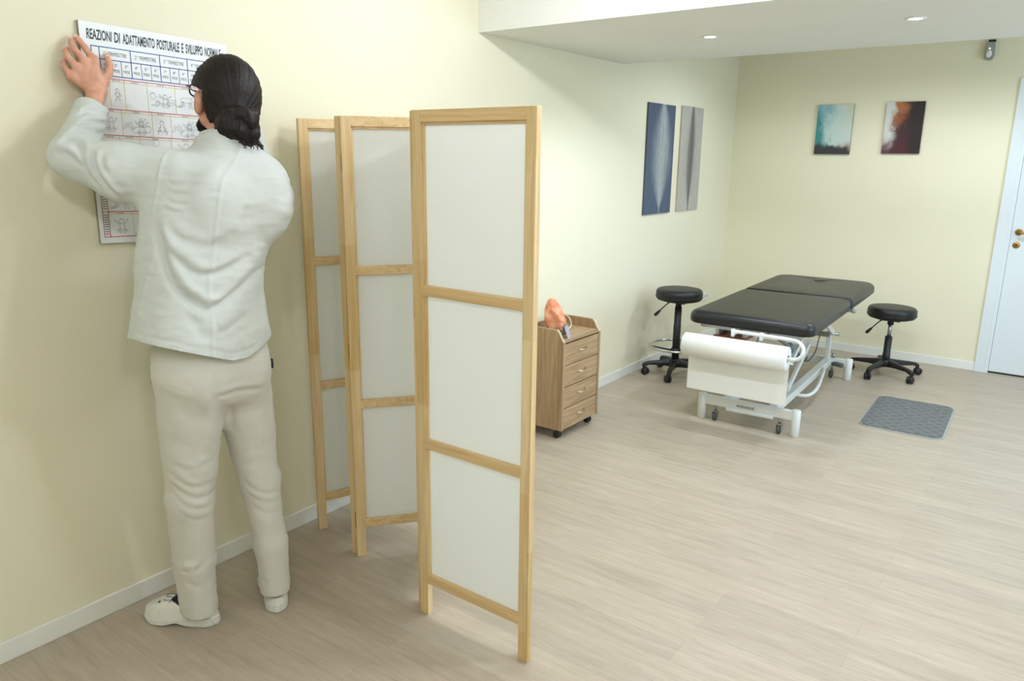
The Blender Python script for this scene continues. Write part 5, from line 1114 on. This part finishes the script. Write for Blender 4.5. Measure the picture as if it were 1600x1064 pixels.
hemd = V[:, 2]-hemline(V); V = V-N*(0.0020*np.exp(-((hemd-.022)/.004)**2)*(V[:, 2] < 1.2))[:, None]
V = relax(V, Q, 1, 0.25)
tun = put_mesh('tunic', V, Q, TUNIC, per, 0.003)
# stand collar
m = MB(); vv = []; ff = []; nn = 40
for k, (z, r1) in enumerate(((1.600, .085), (1.612, .080), (1.626, .076), (1.642, .073), (1.643, .070), (1.626, .072), (1.604, .078))):
    for i in range(nn):
        a = 2*PI*i/nn; ca, sa_ = math.cos(a), math.sin(a); vv.append((.401-(z-1.6)*.2+r1*ca*1.02, 1.388+(z-1.6)*.12+r1*sa_*1.02, z-0.028*(.5-.5*ca)+0.006+0.002*math.sin(3*a)))
for k in range(6):
    for i in range(nn): ff.append((k*nn+i, k*nn+(i+1) % nn, (k+1)*nn+(i+1) % nn, (k+1)*nn+i))
build('collar', m.raw(vv, ff, True), TUNIC, tun)

random.seed(5)
n_curls = 0
for i in range(160):                                         # loose curls below the bun
    st = BC_-hu*(.060+.050*random.random())+hr*(-.062+.132*random.random())+bun_back*(.012+.040*random.random()); L = .010+.026*random.random(); R_ = .002+.003*random.random(); ph = random.random()*6; pts = []
    for k in range(22):
        t_ = k/21; a = ph+t_*(5+3*random.random()*0.2); pts.append(st-np.array([0, 0, 1.0])*L*t_+hr*(R_*math.cos(a)*(0.4+t_)+(-.010+.02*(i % 5)/4)*t_)+bun_back*(R_*math.sin(a)*(0.4+t_)))
    pts = np.array(pts)
    for _ in range(3):                                       # the curls lie on the cloth, not in it
        f0 = tunic_solid(pts); g = np.stack([tunic_solid(pts+.002*np.eye(3)[k])-f0 for k in range(3)], 1)/.002; g /= np.maximum(np.linalg.norm(g, axis=1, keepdims=True), .2); pts = pts+g*np.maximum(.0075-f0, 0)[:, None]
    if n_curls >= 13 or bun_field(pts[:1])[0] > 0.0015 or bun_field(pts[6:7])[0] < -0.001: continue
    n_curls += 1
    for _ in range(4): pts[1:-1] = 0.5*pts[1:-1]+0.25*(pts[2:]+pts[:-2])
    pts = [Vector(p) for p in pts]
    build('loose_curl', MB().tube(pts, 0.0011, 6, rs=[0.0017*(1-0.6*k/21)+0.0004 for k in range(22)]), HAIR, bun)

# trousers
LEGS = [((.42, 1.195, .90), (.362, 1.187, .50), (.320, 1.204, .25), (.308, 1.212, .03), (.108, .072, .066, .059)),
        ((.42, 1.350, .90), (.418, 1.408, .50), (.426, 1.430, .25), (.425, 1.437, .03), (.102, .064, .053, .051))]
def trous_solid(P):
    d = sd_ell(P, (.422, 1.268, .955), (.138, .180, .17))
    d = smin(d, sd_ell(P, (.470, 1.208, .90), (.080, .088, .10)), .04); d = smin(d, sd_ell(P, (.470, 1.340, .90), (.080, .084, .10)), .04)
    for h_, k_, m_, a_, r in LEGS:
        h_, k_, m_, a_ = map(np.array, (h_, k_, m_, a_)); t = smin(sd_cone(P, h_, k_, r[0], r[1]), sd_cone(P, k_, m_, r[1], r[2]), .02); t = smin(t, sd_cone(P, m_, a_, r[2], r[3]), .02); d = smin(d, t, .022)
    return d
def tcuts(P):
    lo_ = np.where(P[:, 1] < 1.325, .058+0.22*np.clip(.330-P[:, 0], -.1, .1), .066+0.05*np.clip(.43-P[:, 0], -.1, .1)); return np.maximum(lo_-P[:, 2], P[:, 2]-1.05)
V, Q = isosurface(lambda P: np.maximum(trous_solid(P), tcuts(P)), (.18, 1.02, -.005), (.64, 1.56, 1.09), 0.0052, 0)
V = relax(V, Q, 1, 0.4); edge = tcuts(V) > -.0045
Q = Q[~np.all(edge[Q] & (trous_solid(V)[Q] < -.004), axis=1)]; V, Q = compact(V, Q); edge = tcuts(V) > -.008
f0 = trous_solid(V); g = np.stack([trous_solid(V+e*np.eye(3)[i])-f0 for i in range(3)], 1)/e
V = V-np.where(np.abs(f0) < .012, f0, 0)[:, None]*g/np.maximum((g*g).sum(1), .3)[:, None]
V = relax(V, Q, 2, 0.4, edge); N = vnorm(V, Q); V = wrinkle(V, N, 0.0042, (6, 6, 10), 9.7)
V = fold_push(V, N, 'L', np.clip(N@np.array([.78, -.58, .1])*2.5+0.3, 0, 1)); V = relax(V, Q, 1, 0.25)
trs = put_mesh('trousers', V, Q, TROUS, per, 0.003)
def surf(F, o, d):
    o = np.array(o, float); d = np.array(d, float)/np.linalg.norm(d); t = np.linspace(0, .35, 500); f = F(o+np.outer(t, d)); return o+d*t[int(np.argmax(f > 0))]
# pocket slits at the sides
pk = MB()
pk.tube([surf(trous_solid, (.395, 1.2, z), (-.25, -1, 0)) for z in (.965, .945, .92, .90)], 0.0025, 6)
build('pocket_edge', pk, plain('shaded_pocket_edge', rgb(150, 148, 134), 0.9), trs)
_q = surf(trous_solid, (.44, 1.30, .91), (.30, 1, 0)); build('pocket_tab', MB().box((_q[0]-.006, _q[1]-.003, .893), (_q[0]+.008, _q[1]+.004, .925), 0.002), plain('navy_tab', rgb(34, 40, 52), 0.7), trs)

# clogs and socks
CLOG = plain('white_clog_leather', rgb(232, 230, 220), 0.35, noise_s=30, var=0.02, bump=0.05, bscale=300); SOLE = plain('white_clog_sole', rgb(224, 224, 216), 0.45, noise_s=40, var=0.03)
SOCK = plain('dark_navy_sock', rgb(22, 26, 38), 0.85, noise_s=200, bump=0.2)
def clog(heel, toe, side):
    heel = np.array([heel[0], heel[1], 0.0]); toe = np.array([toe[0], toe[1], 0.0]); L = np.linalg.norm(toe-heel); d = (toe-heel)/L; s = np.array([-d[1], d[0], 0.0])*side
    def loc(P): q = P-heel; return q@d/L, q@s, P[:, 2]
    wt = np.array([0, .04, .12, .3, .5, .68, .82, .93, .98, 1.0]); ww = np.array([.006, .022, .034, .037, .038, .047, .047, .036, .022, .005]); off = np.array([0, 0, 0, .002, .005, .004, .001, -.002, -.003, -.003])
    hh = np.array([.050, .060, .064, .064, .082, .082, .068, .054, .044, .030])
    def upper(P):
        t, w, z = loc(P); tc = np.clip(t, 0, 1); W_ = np.interp(tc, wt, ww); H_ = np.interp(tc, wt, hh); o_ = np.interp(tc, wt, off); x = (w-o_)/W_; y = z/H_
        qn = (np.abs(x)**3.2+np.abs(y)**3.2)**(1/3.2); dd = np.hypot(w-o_, z)*(1-1/np.maximum(qn, 1e-3)); ex = np.maximum(-t, t-1)*L; dd = np.maximum(dd, ex)
        c1 = heel+d*0.088+np.array([0, 0, .098]); Rm = np.stack([d, s, [0, 0, 1.0]], 1)
        dd = smax(dd, -sd_ell(P, c1, (.080, .032, .064), Rm), .005); dd = smax(dd, z-np.interp(tc, [0, .40, .54, 1], [.054, .050, .12, .2]), .004); return smax(dd, .014-P[:, 2], .003)
    def sole(P):
        t, w, z = loc(P); tc = np.clip(t, 0, 1); W_ = np.interp(tc, wt, ww)+.0045; o_ = np.interp(tc, wt, off); dd = np.abs(w-o_)-W_; dd = np.maximum(dd, np.maximum(-t*L-.004, t*L-L-.004)); top = np.interp(tc, [0, .35, .6, 1], [.034, .030, .024, .022]); bot = .0005+.010*np.exp(-((t-.50)/.10)**2)+.012*np.clip(t-.86, 0, 1)/.14
        gv = .0022*np.exp(-((z-top+.009)/.0022)**2); return smax(smax(dd+gv, z-top, .005), bot-z, .004)
    c = heel+d*L*0.5; lo_ = c-np.array([.17, .17, 0]); hi_ = c+np.array([.17, .17, .11]); lo_[2] = -.012
    V, Q = isosurface(upper, lo_, hi_, 0.0042, 1); V = relax(V, Q, 1, 0.4); up_ = put_mesh('clog', V, Q, CLOG, per)
    V, Q = isosurface(sole, lo_, hi_, 0.0042, 1); V = relax(V, Q, 1, 0.4); put_mesh('sole', V, Q, SOLE, up_)
    # perforated toe and buckled strap
    ho = 0
    def on_top(t, w):
        z = np.linspace(.10, .02, 120); P = heel+d*(t*L)+s*w+np.outer(z, [0, 0, 1.0]); f = upper(P); i = int(np.argmax(f < 0)); return P[i]
    dots = MB()
    for t in np.arange(.755, .97, .027):
        wm = np.interp(t, wt, ww)*0.80
        for w in np.arange(-wm, wm+.001, .0095):
            p = on_top(t, w); dots.ball(p, 0.0012, 6)
    for w0 in (1,):
        p = on_top(.735, .024); dots.ball(p, 0.0052, 10, (1, 1, .7)); p = on_top(.735, -.024); dots.ball(p, 0.0052, 10, (1, 1, .7))
    o = build('perforations', dots, plain('dark_perforation', rgb(70, 66, 56), 0.8), up_); o['kind'] = 'stuff'
    st = MB()
    prof = [on_top(.625, w)+np.array([0, 0, .0015]) for w in np.linspace(-.036, .036, 15)]; prof[0][2] -= .012; prof[-1][2] -= .012
    vv = []; 
    for p in prof: vv += [p-d*.010, p+d*.010, p+d*.010+np.array([0, 0, .003]), p-d*.010+np.array([0, 0, .003])]
    for i in range(14):
        for k in range(4): st.raw([vv[i*4+k], vv[i*4+(k+1) % 4], vv[i*4+4+(k+1) % 4], vv[i*4+4+k]], [(0, 1, 2, 3)], True)
    build('strap', st, CLOG, up_)
    bk = MB()
    for w in (-.026, -.008, .010, .026): 
        p = on_top(.625, w)+np.array([0, 0, .005]); q_ = on_top(.625, w-.006)+np.array([0, 0, .004]); bk.tube([p-d*.013, p+d*.013], .0016, 6); bk.tube([q_-d*.013, q_+d*.013], .0016, 6)
    build('buckle', bk, M['steel'], up_)
    # sock filling the open collar of the shoe
    an = heel+d*0.062+np.array([0, 0, .095]); tp = heel+d*(L-.075)+np.array([0, 0, .040]); hl = heel+d*0.040+np.array([0, 0, .048])
    def sockf(P):
        f = smin(sd_cone(P, an, tp, .0345, .022), sd_cone(P, hl, tp, .0245, .020), .010); f = smin(f, sd_cone(P, hl, an, .0245, .0330), .010); f = smin(f, sd_cone(P, an, an+np.array([0.012, 0, .10]), .0345, .037), .015); return np.maximum(f, P[:, 2]-.165)
    V, Q = isosurface(sockf, lo_, hi_+np.array([0, 0, .08]), 0.005, 1); put_mesh('sock', relax(V, Q, 1, .4), Q, SOCK, per)
clog((.354, 1.250), (.116, 1.126), 1)
clog((.466, 1.411), (.238, 1.545), -1)
